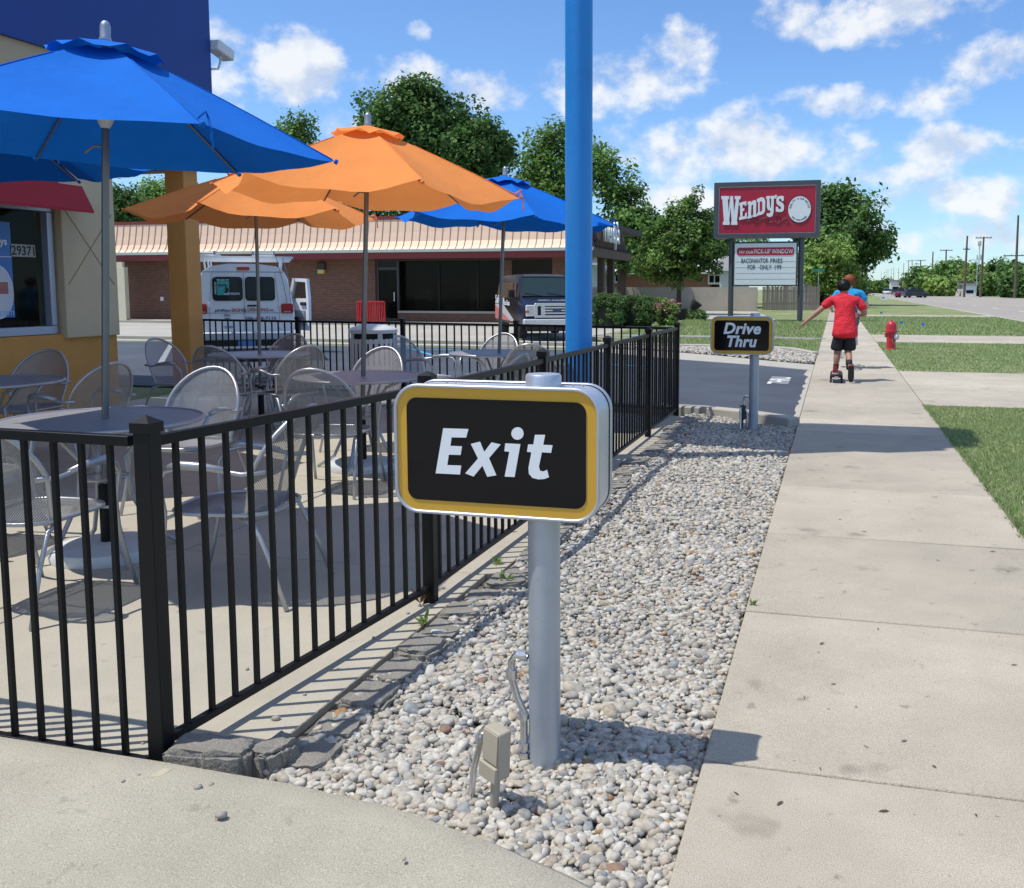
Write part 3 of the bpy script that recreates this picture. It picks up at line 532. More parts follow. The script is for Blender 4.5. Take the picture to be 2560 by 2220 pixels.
# ================= EXIT / DRIVE THRU SIGNS =================
def dir_sign(name, label, loc, rz=0):
    t = thing(name, label, 'sign', loc, rz); x0, x1, z0, z1 = -.472, .200, .792, 1.205   # pole axis at x = 0
    MB().lathe([(.051, -.15), (.051, .82)], 28).build('pole', SILVP, t, smooth=True)
    MB().lathe([(.056, 1.195), (.056, 1.232), (.052, 1.238), (.01, 1.240)], 24).build('pole_cap', SILV, t, smooth=True)
    o = rrect(x0, x1, z0, z1, .082, 8); i1 = rrect(x0+.0115, x1-.0115, z0+.0115, z1-.0115, .0705, 8)
    MB().py(rrect(x0+.006, x1-.006, z0+.006, z1-.006, .076, 8), -.068, .062).build('cabinet', SILV, t, smooth=True)
    MB().ring(o, i1, lambda p: (p[0], -.082, p[1]), lambda p: (p[0], -.058, p[1])).build('front_frame', SILV, t, bevel=.006, seg=3)
    MB().py(rrect(x0+.004, x1-.004, z0+.004, z1-.004, .078, 8), .064, .070).build('seam', BLK, t)
    MB().py(o, .072, .092).build('back_frame', SILV, t, bevel=.006, seg=3)
    g = rrect(x0+.011, x1-.011, z0+.011, z1-.011, .071, 8); MB().py(g, -.069, -.074).build('gold_border', GOLD, t)
    MB().py(rrect(x0+.044, x1-.044, z0+.044, z1-.044, .034, 8), -.0745, -.0765).build('face_panel', BFACE, t)
    for x in (-.33, -.30, .09, .12): MB().lathe([(.004, 1.19), (.004, 1.203), (.0015, 1.205)], 8, c=(x, .02, 0)).build('screw', GALV, t)
    # conduit on the pole's left
    MB().tube([(-.05, -.02, .33), (-.09, -.02, .335), (-.105, -.02, .31), (-.102, -.02, .25), (-.085, -.02, .19), (-.064, -.02, .15), (-.064, -.02, -.03)], .0125, 10).build('conduit', GALV, t, smooth=True, angle=60)
    for (x, z, h) in ((-.104, .27, .03), (-.066, .135, .02), (-.064, .035, .025), (-.064, .005, .018)): MB().lathe([(.019, z-h/2), (.019, z+h/2)], 10, c=(x, -.02, 0)).build('conduit_fitting', GALV, t)
    MB().lathe([(.018, 0), (.018, .03)], 10, c=(-.085, -.02, .335), M=Matrix.Rotation(PI/2, 4, 'Y')).build('conduit_fitting', GALV, t)
    return t
EX = (-.868, 2.835, 0)
t = dir_sign('exit_sign', 'silver exit sign with gold border and black face beside the gravel', EX)
def ex(p): q = onY(1000+p[0]/3.445, 920+p[1]/3.445, EX[1]-.08); return (q.x-EX[0], q.z)
LET = {'E': [(370, 520), (587, 527), (568, 600), (442, 598), (432, 672), (532, 676), (520, 750), (418, 747), (405, 838), (525, 842), (515, 918), (305, 908)],
 'x': [(608, 655), (688, 635), (723, 724), (785, 642), (864, 660), (765, 778), (828, 925), (750, 938), (708, 842), (632, 936), (560, 908), (670, 780)],
 'i': [(905, 650), (1035, 657), (985, 940), (900, 936), (940, 722), (897, 718)],
 't': [(1160, 577), (1248, 577), (1232, 663), (1312, 667), (1300, 732), (1220, 727), (1195, 850), (1204, 886), (1230, 893), (1265, 878), (1282, 942), (1240, 957), (1190, 960), (1140, 948), (1108, 912), (1105, 860), (1130, 727), (1092, 722), (1102, 660), (1147, 660)]}
for k, pl in LET.items(): MB().py([ex(p) for p in pl][::-1], -.0767, -.0785).build('letter', WHITE, t)
MB().py([ex((1010+53*math.cos(a*PI/10), 565+54*math.sin(a*PI/10))) for a in range(20)][::-1], -.0767, -.0785).build('letter', WHITE, t)
t = dir_sign('drive_thru_sign', 'silver drive thru sign with gold border beside the drive lane', (-.835, 10.55, 0))
for s_, z, w in (('Drive', 1.075, .40), ('Thru', .935, .32)):
    text('lettering', s_, w=w, h=.125, mat=WHITE, parent=t, bold=.035, shear=.22, sp=1.05, Mx=T(-.13, -.079, z)@FR)
# junction box on a stake
def jbox(loc, rz, label, mat):
    t = thing('junction_box', label, 'electrical box', loc, rz)
    t.scale = (.76, .76, .86); t.rotation_euler[1] = R(4)
    MB().box(-.048, .048, -.03, .03, .105, .275).build('box_body', mat, t, bevel=.006)
    MB().box(-.044, .044, -.036, -.031, .16, .27).build('cover', mat, t, bevel=.002)
    MB().box(-.05, .05, -.046, -.031, .10, .155).build('hood', mat, t, bevel=.003)
    MB().tube([(0, 0, .11), (.0, 0, .08), (-.008, 0, -.08)], [.024, .018, .018], 10).build('stake', mat, t, smooth=True)
    MB().tube([(-.045, 0, .235), (-.075, 0, .245), (-.095, 0, .225), (-.1, -.005, .17), (-.118, -.015, .09), (-.125, -.02, -.02)], .0135, 10).build('conduit', GALV, t, smooth=True, angle=60)
    MB().lathe([(.02, 0), (.02, .025)], 10, c=(-.1, -.003, .185)).build('fitting', GALV, t)
jbox((-.925, 2.52, 0), R(-32), 'beige electrical box on a stake before the exit sign pole', BEIGE)
jbox((-.95, 10.5, 0), R(75), 'dark electrical box beside the drive thru sign pole', M('box_dark', (.06, .05, .05), .6))

# ================= BLUE PYLON COLUMN (its sign cabinet stands above the picture) =================
t = thing('pylon_sign', 'tall round blue steel column rising inside the patio fence', 'sign', (-2.17, 8.15, 0))
MB().lathe([(.118, -.1), (.118, 8.4)], 40).build('column', BLUECOL, t, smooth=True)
MB().box(-1.75, .40, -.10, 1.45, 5.6, 6.9).build('sign_cabinet', WPAINT, t, bevel=.05)
MB().box(-1.5, .22, .2, 1.2, 7.0, 8.3).build('sign_cabinet', WPAINT, t, bevel=.05)

# ================= UMBRELLAS =================
def umbrella(label, loc, fab, phi, lean=(0, 0), sag=.05, r=1.33, ze=2.26, za=2.74, rz0=0, seed=1, wave=.012):
    t = thing('patio_umbrella', label, 'umbrella', (loc[0], loc[1], 0), 0, None); q = random.Random(seed)
    up = T(0, 0, .3)@Matrix.Rotation(lean[0], 4, 'Y')@Matrix.Rotation(lean[1], 4, 'X')@T(0, 0, -.3)
    def tf(p): return up@Vector(p)
    MB().lathe([(.30, 0), (.305, .035), (.29, .06), (.10, .075), (.05, .08)], 28).build('base', UBASE, t, smooth=True, angle=50)
    MB().lathe([(.034, .07), (.034, .40), (.03, .41)], 14).build('stem', BLK, t, smooth=True)
    MB().tube([tf((0, 0, .40)), tf((0, 0, za+.02))], .0195, 14).build('pole', UPOLE, t, smooth=True)
    fin = MB(); fin.lathe([(.03, za+.012), (.032, za+.02), (.027, za+.03), (.027, za+.085), (.022, za+.105), (.01, za+.115), (.002, za+.117)], 16, M=None); fin.v = [tuple(tf(v)) for v in fin.v]
    fin.build('finial', SILVP, t, smooth=True)
    # canopy: six panels, ridged over the ribs and slack between
    def P(k, s, rr):            # k rib index, s 0..1 towards next rib, rr 0..1 radius
        a0 = phi+k*PI/3; A = Vector((math.cos(a0), math.sin(a0))); B = Vector((math.cos(a0+PI/3), math.sin(a0+PI/3)))
        p = (A*(1-s)+B*s)*r*rr; drop = (za-ze)*(rr**1.12); sl = 4*s*(1-s)
        z = za-drop-sl*(.035*math.sin(PI*rr*.9)+sag*rr**3)+wave*rr**6*math.sin(s*PI*4+k*2.1)
        inn = 1-.018*sl*rr
        return tf((p.x*inn, p.y*inn, z))
    mb = MB(); NS, NR = 10, 9
    for k in range(6):
        vs = [P(k, i/NS, .10+.90*j/NR) for j in range(NR+1) for i in range(NS+1)]
        mb.add(vs, [(j*(NS+1)+i, j*(NS+1)+i+1, (j+1)*(NS+1)+i+1, (j+1)*(NS+1)+i) for j in range(NR) for i in range(NS)])
    bm_o = mb.build('canopy', fab, t, smooth=True, angle=14)
    for k in range(6): MB().tube([P(k, 0, .3+.69*j/6)+Vector((0, 0, .002)) for j in range(7)], .0035, 5).build('seam', fab, bm_o)
    v = MB(); n = 24; vs = [tf((0, 0, za+.018))]+[tf((math.cos(phi+2*PI*i/n)*.30*(1 if i % 4 == 0 else .93), math.sin(phi+2*PI*i/n)*.30*(1 if i % 4 == 0 else .93), za-.075+.020*math.sin(i*2.4+seed)+.012)) for i in range(n)]
    mid = [tf((math.cos(phi+2*PI*i/n)*.12, math.sin(phi+2*PI*i/n)*.12, za-.012)) for i in range(n)]
    v.add(vs+mid, [(0, 1+n+i, 1+n+(i+1) % n) for i in range(n)]+[(1+n+i, 1+i, 1+(i+1) % n, 1+n+(i+1) % n) for i in range(n)])
    v.build('vent_cap', fab, bm_o, smooth=True, angle=30)
    hub = MB(); zh = ze+.10; hub.lathe([(.022, zh-.02), (.034, zh+.0), (.05, zh+.045), (.085, zh+.07), (.085, zh+.085), (.025, zh+.09)], 14); hub.v = [tuple(tf(p)) for p in hub.v]; hub.build('hub', UBASE, t, smooth=True, angle=40)
    for k in range(6):
        a = phi+k*PI/3; e = P(k, 0, .985)-Vector((0, 0, .012)); m_ = P(k, 0, .55)-Vector((0, 0, .018)); i0 = P(k, 0, .11)-Vector((0, 0, .02))
        rib = MB().tube([i0, m_, e], .008, 6).build('rib', UPOLE, t)
        h = tf((math.cos(a)*.055, math.sin(a)*.055, zh+.05)); MB().tube([h, m_], .008, 6).build('strut', UPOLE, rib)
        c = P(k, 0, 1.0); tip = MB().tube([c, c+(e-m_).normalized()*.02], .014, 8); tip.build('rib_pocket', fab, rib)
    # tie strap on one corner
    c = P(0, 0, .97); MB().tube([c+Vector((0, 0, .01)), c+Vector((.05, -.01, .035)), c+Vector((.03, .03, .02)), c+Vector((.06, .01, -.04)), c+Vector((.065, .012, -.13))], .006, 5).build('tie_strap', fab, bm_o)
    # crank handle
    MB().tube([tf((0, 0, ze-.02)), tf((-.05, -.03, ze-.02)), tf((-.09, -.05, ze-.06))], .007, 6).build('crank', UPOLE, t)
    return t
T1, T2, T3, T4, T5 = (-3.95, 4.45), (-6.42, 6.05), (-3.80, 7.22), (-6.2, 9.42), (-3.70, 10.3)
umbrella('blue umbrella over the table nearest the fence corner post', T1, FBLUE, R(-30), (R(2.6), R(-1)), sag=.012, za=2.82, ze=2.29, r=1.21, seed=1, wave=.004)
umbrella('blue umbrella over the table beside the orange restaurant wall', T2, FBLUE, R(-22), (0, 0), sag=.03, seed=2, ze=2.47, za=2.98, r=1.27)
umbrella('orange umbrella over the middle table beside the long fence', T3, FORAN, R(15), (R(2.6), 0), sag=.09, seed=3, za=2.80, ze=2.30, r=1.25)
umbrella('orange umbrella over the table by the brown porch post', T4, FORAN, R(40), (R(.5), 0), sag=.10, seed=4, za=2.80, ze=2.32, r=1.32)
umbrella('blue umbrella over the far table next to the blue column', T5, FBLUE, R(4), (R(2.5), 0), sag=.06, seed=5, za=2.74, ze=2.26, r=1.26)

# ================= TABLES =================
def table(label, loc, rz=0, r=.535):
    t = thing('patio_table', label, 'table', (*loc, 0), rz); z = .775
    mb = MB().lathe([(.03, z-.012), (r-.02, z-.010), (r-.012, z), (.03, z+.003)], 56); mb.build('table_top', TTOP, t, smooth=True, angle=30)
    MB().tube([(math.cos(2*PI*i/56)*r, math.sin(2*PI*i/56)*r, z-.006) for i in range(56)], .0135, 10, closed=True).build('rim', FURN, t, smooth=True)
    for k in range(4):
        a = PI/4+k*PI/2; c, s_ = math.cos(a), math.sin(a)
        MB().tube([(c*.38, s_*.38, z-.02), (c*.22, s_*.22, z-.09), (c*.12, s_*.12, .55), (c*.14, s_*.14, .33), (c*.25, s_*.25, .10), (c*.40, s_*.40, .006)], .013, 8).build('leg', FURN, t, smooth=True)
    MB().tube([(math.cos(2*PI*i/24)*.125, math.sin(2*PI*i/24)*.125, .45) for i in range(24)], .009, 6, closed=True).build('leg_ring', FURN, t, smooth=True)
table('round steel table nearest the fence corner post', T1, .2)
table('round steel table beside the orange restaurant wall', T2, .5)
table('round steel table in the middle of the fence row', T3, .9)
table('round steel table by the brown porch post', T4, .4)
table('round steel table next to the blue column', T5, .1)

# ================= CHAIRS =================
def lattice(surf, inside, u0, u1, v0, v1, pitch, wire, step=.03):
    """diagonal expanded-metal ribbons over a surface of two parameters in metres"""
    mb = MB(); L = (u1-u0)+(v1-v0)
    for sg in (1, -1):
        c = -L
        while c < L:
            run = []; t_ = v0
            while t_ <= v1+1e-6:
                u = (u0+u1)/2+sg*(t_-(v0+v1)/2)+c
                ok = u0 <= u <= u1 and inside(u, t_)
                if ok: run.append((u, t_))
                if (not ok or t_+step/2 > v1) and len(run) > 1:
                    vs = []
                    for (a, b) in run: vs += [surf(a-wire/2, b), surf(a+wire/2, b)]
                    mb.add(vs, [(2*i, 2*i+1, 2*i+3, 2*i+2) for i in range(len(run)-1)])
                if not ok: run = []
                t_ += step/2
            c += pitch
    return mb
HB, ZS, ZT = .275, .43, .935
def wback(v): h = v/(ZT-ZS); return HB*math.sqrt(max(0, 1-((h-.42)/.58)**2)) if h > .42 else HB-(.42-h)*.09
def sback(u, v): h = v/(ZT-ZS); return Vector((u, -.205-.17*h-.02*h*h+.075*(u/HB)**2, ZS+v))
def sseat(u, v): return Vector((u, v, .445-.018*(1-(u/.26)**2)*(1-(v/.28)**2)))
def seat_in(u, v): return (abs(u)/.262)**3.2+(abs(v-.0)/.265)**3.2 < 1
backm = lattice(sback, lambda u, v: abs(u) < wback(v)-.006, -HB, HB, 0, ZT-ZS, .0115, .0046).mesh('back_mesh'); backm.materials.append(FURNM)
seatm = lattice(sseat, seat_in, -.27, .27, -.27, .27, .0105, .0066).mesh('seat_mesh'); seatm.materials.append(FURNM)
hs = [i/12 for i in range(13)]; arch = [(-wback(h*(ZT-ZS)), h) for h in (0, .1, .2, .3, .42)]+[(-HB*math.cos(a), .42+.58*math.sin(a)) for a in [PI/2*i/9 for i in range(1, 10)]]
arch = arch+[(-x, h) for x, h in arch[-2::-1]]
archp = [tuple(sback(x, h*(ZT-ZS))) for x, h in arch]
fm = MB().tube(archp, .0125, 10).mesh('back_frame')
sr = [(math.copysign(abs(math.cos(a))**(2/3.2), math.cos(a))*.262, math.copysign(abs(math.sin(a))**(2/3.2), math.sin(a))*.265) for a in [2*PI*i/40 for i in range(40)]]
sm = MB().tube([tuple(sseat(x*1.0, y_)) for x, y_ in sr], .0105, 8, closed=True).mesh('seat_frame')
def leg_f(s): return MB().tube([(s*.268, -.27, .655), (s*.285, -.16, .645), (s*.30, -.02, .668), (s*.305, .12, .675), (s*.300, .205, .655), (s*.288, .245, .60), (s*.274, .245, .53), (s*.268, .235, .45), (s*.268, .245, .33), (s*.275, .285, .16), (s*.285, .335, .004)], .0115, 8)
def leg_r(s): return MB().tube([(s*.225, -.10, .43), (s*.255, -.20, .40), (s*.265, -.27, .25), (s*.285, -.36, .004)], .0115, 8)
def arm_p(s): return MB().tube([(s*.292, -.09, .664), (s*.305, .03, .684), (s*.309, .13, .69), (s*.304, .19, .677)], [.014, .019, .019, .013], 8)
CM = {}
for n_, mb_ in (('lf', leg_f(-1)), ('rf', leg_f(1)), ('lr', leg_r(-1)), ('rr', leg_r(1)), ('la', arm_p(-1)), ('ra', arm_p(1))): CM[n_] = mb_.mesh('leg' if n_[1] != 'a' else 'arm_pad')
fg = MB(); 
for s in (-1, 1): fg.lathe([(.014, 0), (.014, .02)], 8, c=(s*.285, .335, 0)).lathe([(.014, 0), (.014, .02)], 8, c=(s*.285, -.36, 0))
CM['st'] = MB().tube([(-.23, -.13, .42), (0, -.10, .41), (.23, -.13, .42)], .009, 6).mesh('stretcher'); CM['s2'] = MB().tube([(-.268, .235, .42), (0, .22, .425), (.268, .235, .42)], .009, 6).mesh('stretcher')
def shade(me):
    me.materials.append(FURN); me.shade_smooth(); bm = bmesh.new(); bm.from_mesh(me); bmesh.ops.recalc_face_normals(bm, faces=bm.faces); bm.to_mesh(me); bm.free(); return me
for me in (fm, sm, *CM.values()): shade(me)
def chair(label, x, y, deg, sc=1.0):
    t = thing('patio_chair', label, 'chair', (x, y, 0), R(deg), 'steel mesh chairs on the patio'); t.scale = (sc, sc, sc)
    def part(n_, me, p=t): o = bpy.data.objects.new(n_, me); COL.objects.link(o); o.parent = p; return o
    part('backrest', backm); part('back_frame', fm); s_ = part('seat', seatm); part('seat_frame', sm, s_); part('stretcher', CM['st']); part('stretcher', CM['s2'])
    for k in ('lf', 'rf', 'lr', 'rr'): l = part('leg', CM[k]); (part('arm_pad', CM[k[0]+'a'], l) if k[1] == 'f' else None)
for a in [
 ('mesh chair with its back to the short fence run, near the corner post', -3.68, 3.68, 2),
 ('mesh chair backing onto the long fence beside the nearest table', -2.83, 4.08, 98),
 ('bluish mesh chair facing the nearest table from its far side', -4.30, 5.62, 185),
 ('mesh chair on the building side of the nearest table', -4.86, 4.35, -88),
 ('mesh chair with its back to the nearest table, at the middle table', -3.62, 6.42, 8),
 ('mesh chair beyond the middle table in front of the slatted bin', -4.25, 8.15, 176),
 ('mesh chair at the fence side of the middle table seen edge on', -2.98, 7.95, 84),
 ('mesh chair turned sideways between the two orange umbrellas', -5.42, 8.72, 66),
 ('mesh chair standing before the brown porch post', -6.02, 8.62, 4),
 ('mesh chair seen edge on in front of the asphalt by the porch', -7.12, 9.30, -96),
 ('mesh chair against the back fence behind the white van table', -6.55, 10.35, 182),
 ('mesh chair between the slatted bin and the far table', -4.72, 10.62, -96),
 ('mesh chair at the far table before the back fence', -4.12, 11.2, 172),
 ('mesh chair at the far table next to the blue column', -3.10, 9.75, 12),
 ('dark mesh chair beside the orange wall facing the wall table', -5.72, 6.25, 80),
 ('mesh chair under the restaurant window by the orange wall', -6.98, 6.95, 190)]: chair(*a)

# ================= SLATTED BIN =================
t = thing('slatted_bin', 'light grey slatted bin with domed lid by the back fence', 'bin', (-5.81, 11.40, 0))
BING = M('bin_grey', (.66, .67, .66), .5, .2, var=.06, vs=6)
MB().lathe([(.25, .03), (.25, .93)], 24).build('liner', RUB, t, smooth=True)
for z in (.04, .47, .80): MB().ring([(math.cos(2*PI*i/40)*.288, math.sin(2*PI*i/40)*.288) for i in range(40)], [(math.cos(2*PI*i/40)*.27, math.sin(2*PI*i/40)*.27) for i in range(40)], lambda q, z=z: (q[0], q[1], z), lambda q, z=z: (q[0], q[1], z+.05)).build('band', BING, t, smooth=True)
for i in range(26):
    a = 2*PI*i/26; m = Matrix.Rotation(a, 4, 'Z'); MB().box(.286, .296, -.024, .024, .03, .86, M=m).build('slat', BING, t, bevel=.003)
MB().lathe([(.315, .93), (.315, .975), (.28, 1.0), (.16, 1.035), (.02, 1.045)], 36).build('lid', BING, t, smooth=True, angle=35)
for i in range(4): a = PI/4+i*PI/2; MB().box(.26, .29, -.03, .03, .84, .95, M=Matrix.Rotation(a, 4, 'Z')).build('lid_post', BING, t)

# ================= LEFT RESTAURANT =================
XW = -9.1; YC = onX(295, 900, XW).y
def yx(px, X=XW): return onX(px, 700, X).y
def zx(px, py, X=XW): return onX(px, py, X).z
TX = Matrix(((0, 0, 1, 0), (1, 0, 0, 0), (0, 1, 0, 0), (0, 0, 0, 1)))      # text on a wall facing +X
t = thing('restaurant', 'cream and orange restaurant with blue parapet beside the patio', 'building', (0, 0, 0))
yw1 = yx(130); yp = yx(152); zw0, zw1 = .97, 2.42
MB().box(XW-.3, XW, -3, YC, -.1, .95).build('base_wall', STUCO, t)
MB().box(XW-.3, XW-.004, -3, YC-.004, zw1+.08, 3.5).build('wall', STUC, t)
MB().box(XW-.3, XW-.12, yw1+.09, YC-.01, .952, zw1+.075).build('wall', STUC, t)
MB().box(XW-.115, XW+.055, yp, YC, .90, 3.5).build('pilaster', STUC, t, bevel=.01)
for (a, b) in ((0, .75), (.25, .0)): pass
yl, yr = yp+.06, YC-.06; zc = 2.0
for (za_, zb_) in ((2.45, 1.55), (1.55, 2.45)): MB().tube([(XW+.056, yl, za_), (XW+.056, yr, zb_)], .006, 4).build('groove', M('groove', (.36, .25, .10), .9), t)
w = thing_parent = t
wf = MB()
for (a, b, c, d) in ((-3, yw1+.085, .955, .965+.09), (-3, yw1+.085, zw1-.005, zw1+.07), (yw1, yw1+.085, 1.06, zw1-.01), (5.0, 5.08, 1.06, zw1-.01)): wf.box(XW-.17, XW-.03, a, b, c, d)
win = wf.build('window', WFRAME, t, bevel=.006)
MB().box(XW-.13, XW-.12, -3, yw1, 1.05, zw1).build('pane', CLEAR, win)
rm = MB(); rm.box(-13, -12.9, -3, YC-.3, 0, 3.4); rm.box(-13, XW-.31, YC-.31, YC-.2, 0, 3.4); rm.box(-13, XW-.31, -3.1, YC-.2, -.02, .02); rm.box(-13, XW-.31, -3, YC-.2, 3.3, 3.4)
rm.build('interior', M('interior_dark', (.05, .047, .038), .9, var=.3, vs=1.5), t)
bt = MB(); 
for (x, y_, z0, z1, w_) in ((-10.6, 8.6, .5, .95, .5), (-11.3, 7.8, .4, .9, .6)): bt.box(x-.3, x+.3, y_-w_/2, y_+w_/2, z0, z1)
bt.build('booth', M('booth_red', (.42, .04, .03), .6), t, bevel=.05)
# poster and street number behind the glass
y0 = yx(-60, XW-.12); y1 = yx(32, XW-.12)
po = MB().box(XW-.119, XW-.117, y0, y1, zx(20, 795), zx(20, 553)).build('poster', M('poster_blue', (.03, .17, .52), .4, var=.2, vs=3), t)
MB().box(XW-.1165, XW-.1155, y0, y1+.0, zx(20, 642), zx(20, 640)).build('poster_line', WPAINT, po)
pl = MB().lathe([(.30, 0), (.31, .002), (.01, .003)], 30, M=Matrix.Rotation(PI/2, 4, 'Y')); pl.v = [(v[0]+XW-.1155, v[1]*.7+y1-.22, v[2]+zx(20, 730)) for v in pl.v]; pl.build('poster_plate', M('plate_white', (.62, .66, .72), .5, var=.1, vs=4), po)
MB().box(XW-.113, XW-.111, y1-.33, y1-.08, zx(20, 735), zx(20, 705)).build('poster_cake', M('cake', (.42, .16, .14), .6, var=.3, vs=12), po)
text('poster_words', 'days', h=.115, mat=WHITE, parent=po, bold=.03, ex=.0, Mx=T(XW-.112, y1-.16, zx(20, 605))@TX)
text('poster_words', '.com', h=.06, mat=M('poster_pale', (.35, .5, .75), .5), parent=po, bold=.02, ex=.0, Mx=T(XW-.112, y1-.13, zx(20, 784))@TX)
ya, yb = yx(30, XW-.12), yx(92, XW-.12); za_, zb_ = zx(80, 642), zx(80, 611)
MB().box(XW-.119, XW-.117, ya, yb, za_, zb_).build('number_plate', M('number_white', (.42, .42, .38), .6), t)
text('street_number', '29371', w=(yb-ya)*.92, h=(zb_-za_)*.78, mat=M('number_black', (.02, .02, .02), .6), parent=t, bold=.02, ex=.0, Mx=T(XW-.115, (ya+yb)/2, (za_+zb_)/2)@TX)
# awning
ye = yx(214); zt_, zb2 = zx(213, 461), zx(244, 528, XW+.55); xo = XW+.55; yo = yx(244, xo)
aw = MB(); aw.add([(XW+.002, -2, zt_), (XW+.002, ye, zt_), (xo, yo, zb2), (xo, -2, zb2), (XW+.002, -2, zt_-.03), (XW+.002, ye, zt_-.03), (xo, yo, zb2-.03), (xo, -2, zb2-.03)], [(0, 1, 2, 3), (7, 6, 5, 4), (1, 5, 6, 2), (3, 2, 6, 7), (0, 3, 7, 4), (0, 4, 5, 1)])
aw.build('awning', AWN, t)
# porch: fascia, parapet, soffit, post
YE = onX(524, 430, XW+.1).y; zf0, zf1 = 3.24, zx(520, 245, XW+.1)
MB().box(XW-.2, XW+.10, -3, YE, zf0, zf1).build('fascia', FASC, t)
MB().box(XW+.102, XW+.125, -3, YE+.02, zf0+.45, zf0+.52).build('fascia_trim', M('fascia_line', (.22, .17, .09), .8), t)
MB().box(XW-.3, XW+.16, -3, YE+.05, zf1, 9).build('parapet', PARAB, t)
MB().box(-16, XW-.21, YC, YE, zf0, zf0+.25).build('soffit', FASC, t)
MB().box(-16, XW-.21, YE-.25, YE, zf0-.02, zf1).build('fascia', FASC, t)
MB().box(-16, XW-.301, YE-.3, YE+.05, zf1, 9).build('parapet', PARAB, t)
MB().box(-16, XW-.31, YC-.3, YC-.05, 0, 3.3).build('wall', STUC, t)
pc = onY(470, 900, YE-.25); MB().box(XW-.36, XW-.04, YE-.42, YE-.10, 0, zf0).build('porch_post', POSTM, t, bevel=.012)
# security camera on the parapet
cx_ = XW+.16; c = onX(538, 128, cx_)
t = thing('security_camera', 'white security camera on a curved bracket at the blue parapet edge', 'camera', (cx_, YE+.04, c.z))
MB().box(-.08, .12, .02, .42, .0, .16, M=Matrix.Rotation(R(-12), 4, 'X')).build('housing', WPAINT, t, bevel=.02)
MB().tube([(0, .22, .0), (.0, .24, -.12), (0, .18, -.24), (0, .01, -.28)], .018, 8).build('bracket', WPAINT, t, smooth=True)

# ================= BRICK RESTAURANT BEHIND =================
YB = 39.2; XC = onY(1486, 640, YB-.9).x; X0 = -40.
def zb(px, py, Y=YB): return onY(px, py, Y).z
def xb(px, Y=YB): return onY(px, 720, Y).x
t = thing('brick_restaurant', 'long brick restaurant with pale ribbed metal mansard behind the vans', 'building', (0, 0, 0))
ze_, zt2 = zb(1000, 629, YB-1.0), zb(1000, 551, YB+.1)
wx0, wx1 = xb(938), xb(1381); zs = zb(1100, 783); zl = zb(1100, 652)
MB().box(X0, wx0, YB, YB+.4, 0, ze_).build('wall', BRICK, t)
MB().box(wx1, XC-.9, YB, YB+.4, 0, ze_).build('wall', BRICK, t)
MB().box(xb(995), wx1, YB, YB+.4, 0, zs).build('wall', BRICK, t)
MB().box(XC-4.4, XC-4.0, YB+.41, YB+12, 0, ze_).build('wall', BRICK, t)
MB().box(wx0, wx1, YB+.02, YB+.3, zl, ze_-.01).build('lintel', M('lintel_dark', (.05, .03, .025), .7), t)
MB().box(xb(995), wx1, YB-.06, YB+.52, zs+.001, zs+.09).build('sill', KERB, t)
# shop front panes with mullions
edges = [xb(995), xb(1088), xb(1186), xb(1284), wx1]
for i, (a, b) in enumerate(zip(edges[:-1], edges[1:])):
    p_ = MB().box(a+.05, b-.05, YB+.46, YB+.48, zs+.1, zl).build('window', CLEAR2, t)
    MB().box(b-.035, b+.035, YB+.42, YB+.52, zs+.1, zl-.002).build('mullion', M('mullion_brown', (.02, .016, .014), .5, spec=.2), p_)
dr = MB().box(wx0+.12, edges[0]-.1, YB+.14, YB+.16, .1, zb(960, 675)).build('door', CLEAR2, t)
fr = MB(); a, b = wx0, edges[0]
fr.box(a, a+.12, YB+.1, YB+.22, .06, zl-.002).box(b-.1, b, YB+.1, YB+.22, .06, zl-.002).box(a+.12, b-.1, YB+.1, YB+.22, zb(960, 675)+.002, zb(960, 675)+.12).box(a+.12, b-.1, YB+.1, YB+.2, .06, .2)
fr.build('door_frame', M('door_frame_dark', (.05, .045, .045), .4), dr); MB().tube([(b-.22, YB+.06, .95), (b-.22, YB+.06, 1.35)], .018, 6).build('handle', GALV, dr)
MB().box(a+.12, b-.1, YB+.14, YB+.16, zb(960, 675)+.13, zl-.003).build('transom', GLASS, dr)
INM = M('inside_things', (.16, .13, .09), .8, var=.4, vs=2)
for (px, w_, h_, d_) in ((1015, .8, 1.5, .9), (1075, .5, .9, 1.4), (1150, .35, 2.1, 1.2), (1180, .3, 1.2, .8), (1215, .6, 1.0, 1.6), (1300, .4, 1.9, .8), (1345, .9, 1.1, 1.0)): x = xb(px); MB().box(x, x+w_, YB+d_, YB+d_+.3, .1, h_).build('display', INM, t)
MB().box(X0+.5, XC-4.5, YB+6, YB+6.2, 0, ze_).build('inner_wall', M('inner_wall', (.14, .11, .08), .9, var=.3, vs=1), t); MB().box(X0+.5, XC-4.5, YB+.41, YB+6, -.02, .05).build('inner_floor', M('inner_floor', (.12, .08, .06), .6, var=.2), t)
# eave trim
MB().box(X0, XC-.92, YB-.9, YB+.01, ze_-.04, ze_+.0).build('soffit', REDTR, t)
MB().box(X0, XC-.1, YB-1.0, YB-.9, ze_-.30, ze_+.02).build('fascia', REDTR, t)
MB().box(X0, XC, YB-1.06, YB-1.005, ze_-.03, ze_+.10).build('gutter', M('gutter_pale', (.42, .47, .43), .5), t, bevel=.01)
MB().box(X0, XC-.5, YB-.54, YB+.35, zt2, zt2+.14).build('ridge_trim', REDTR, t)
MB().box(X0, XC-.6, YB+.1, YB+12, zt2-.2, zt2+.05).build('roof', M('roof_dark', (.08, .075, .07), .9), t)
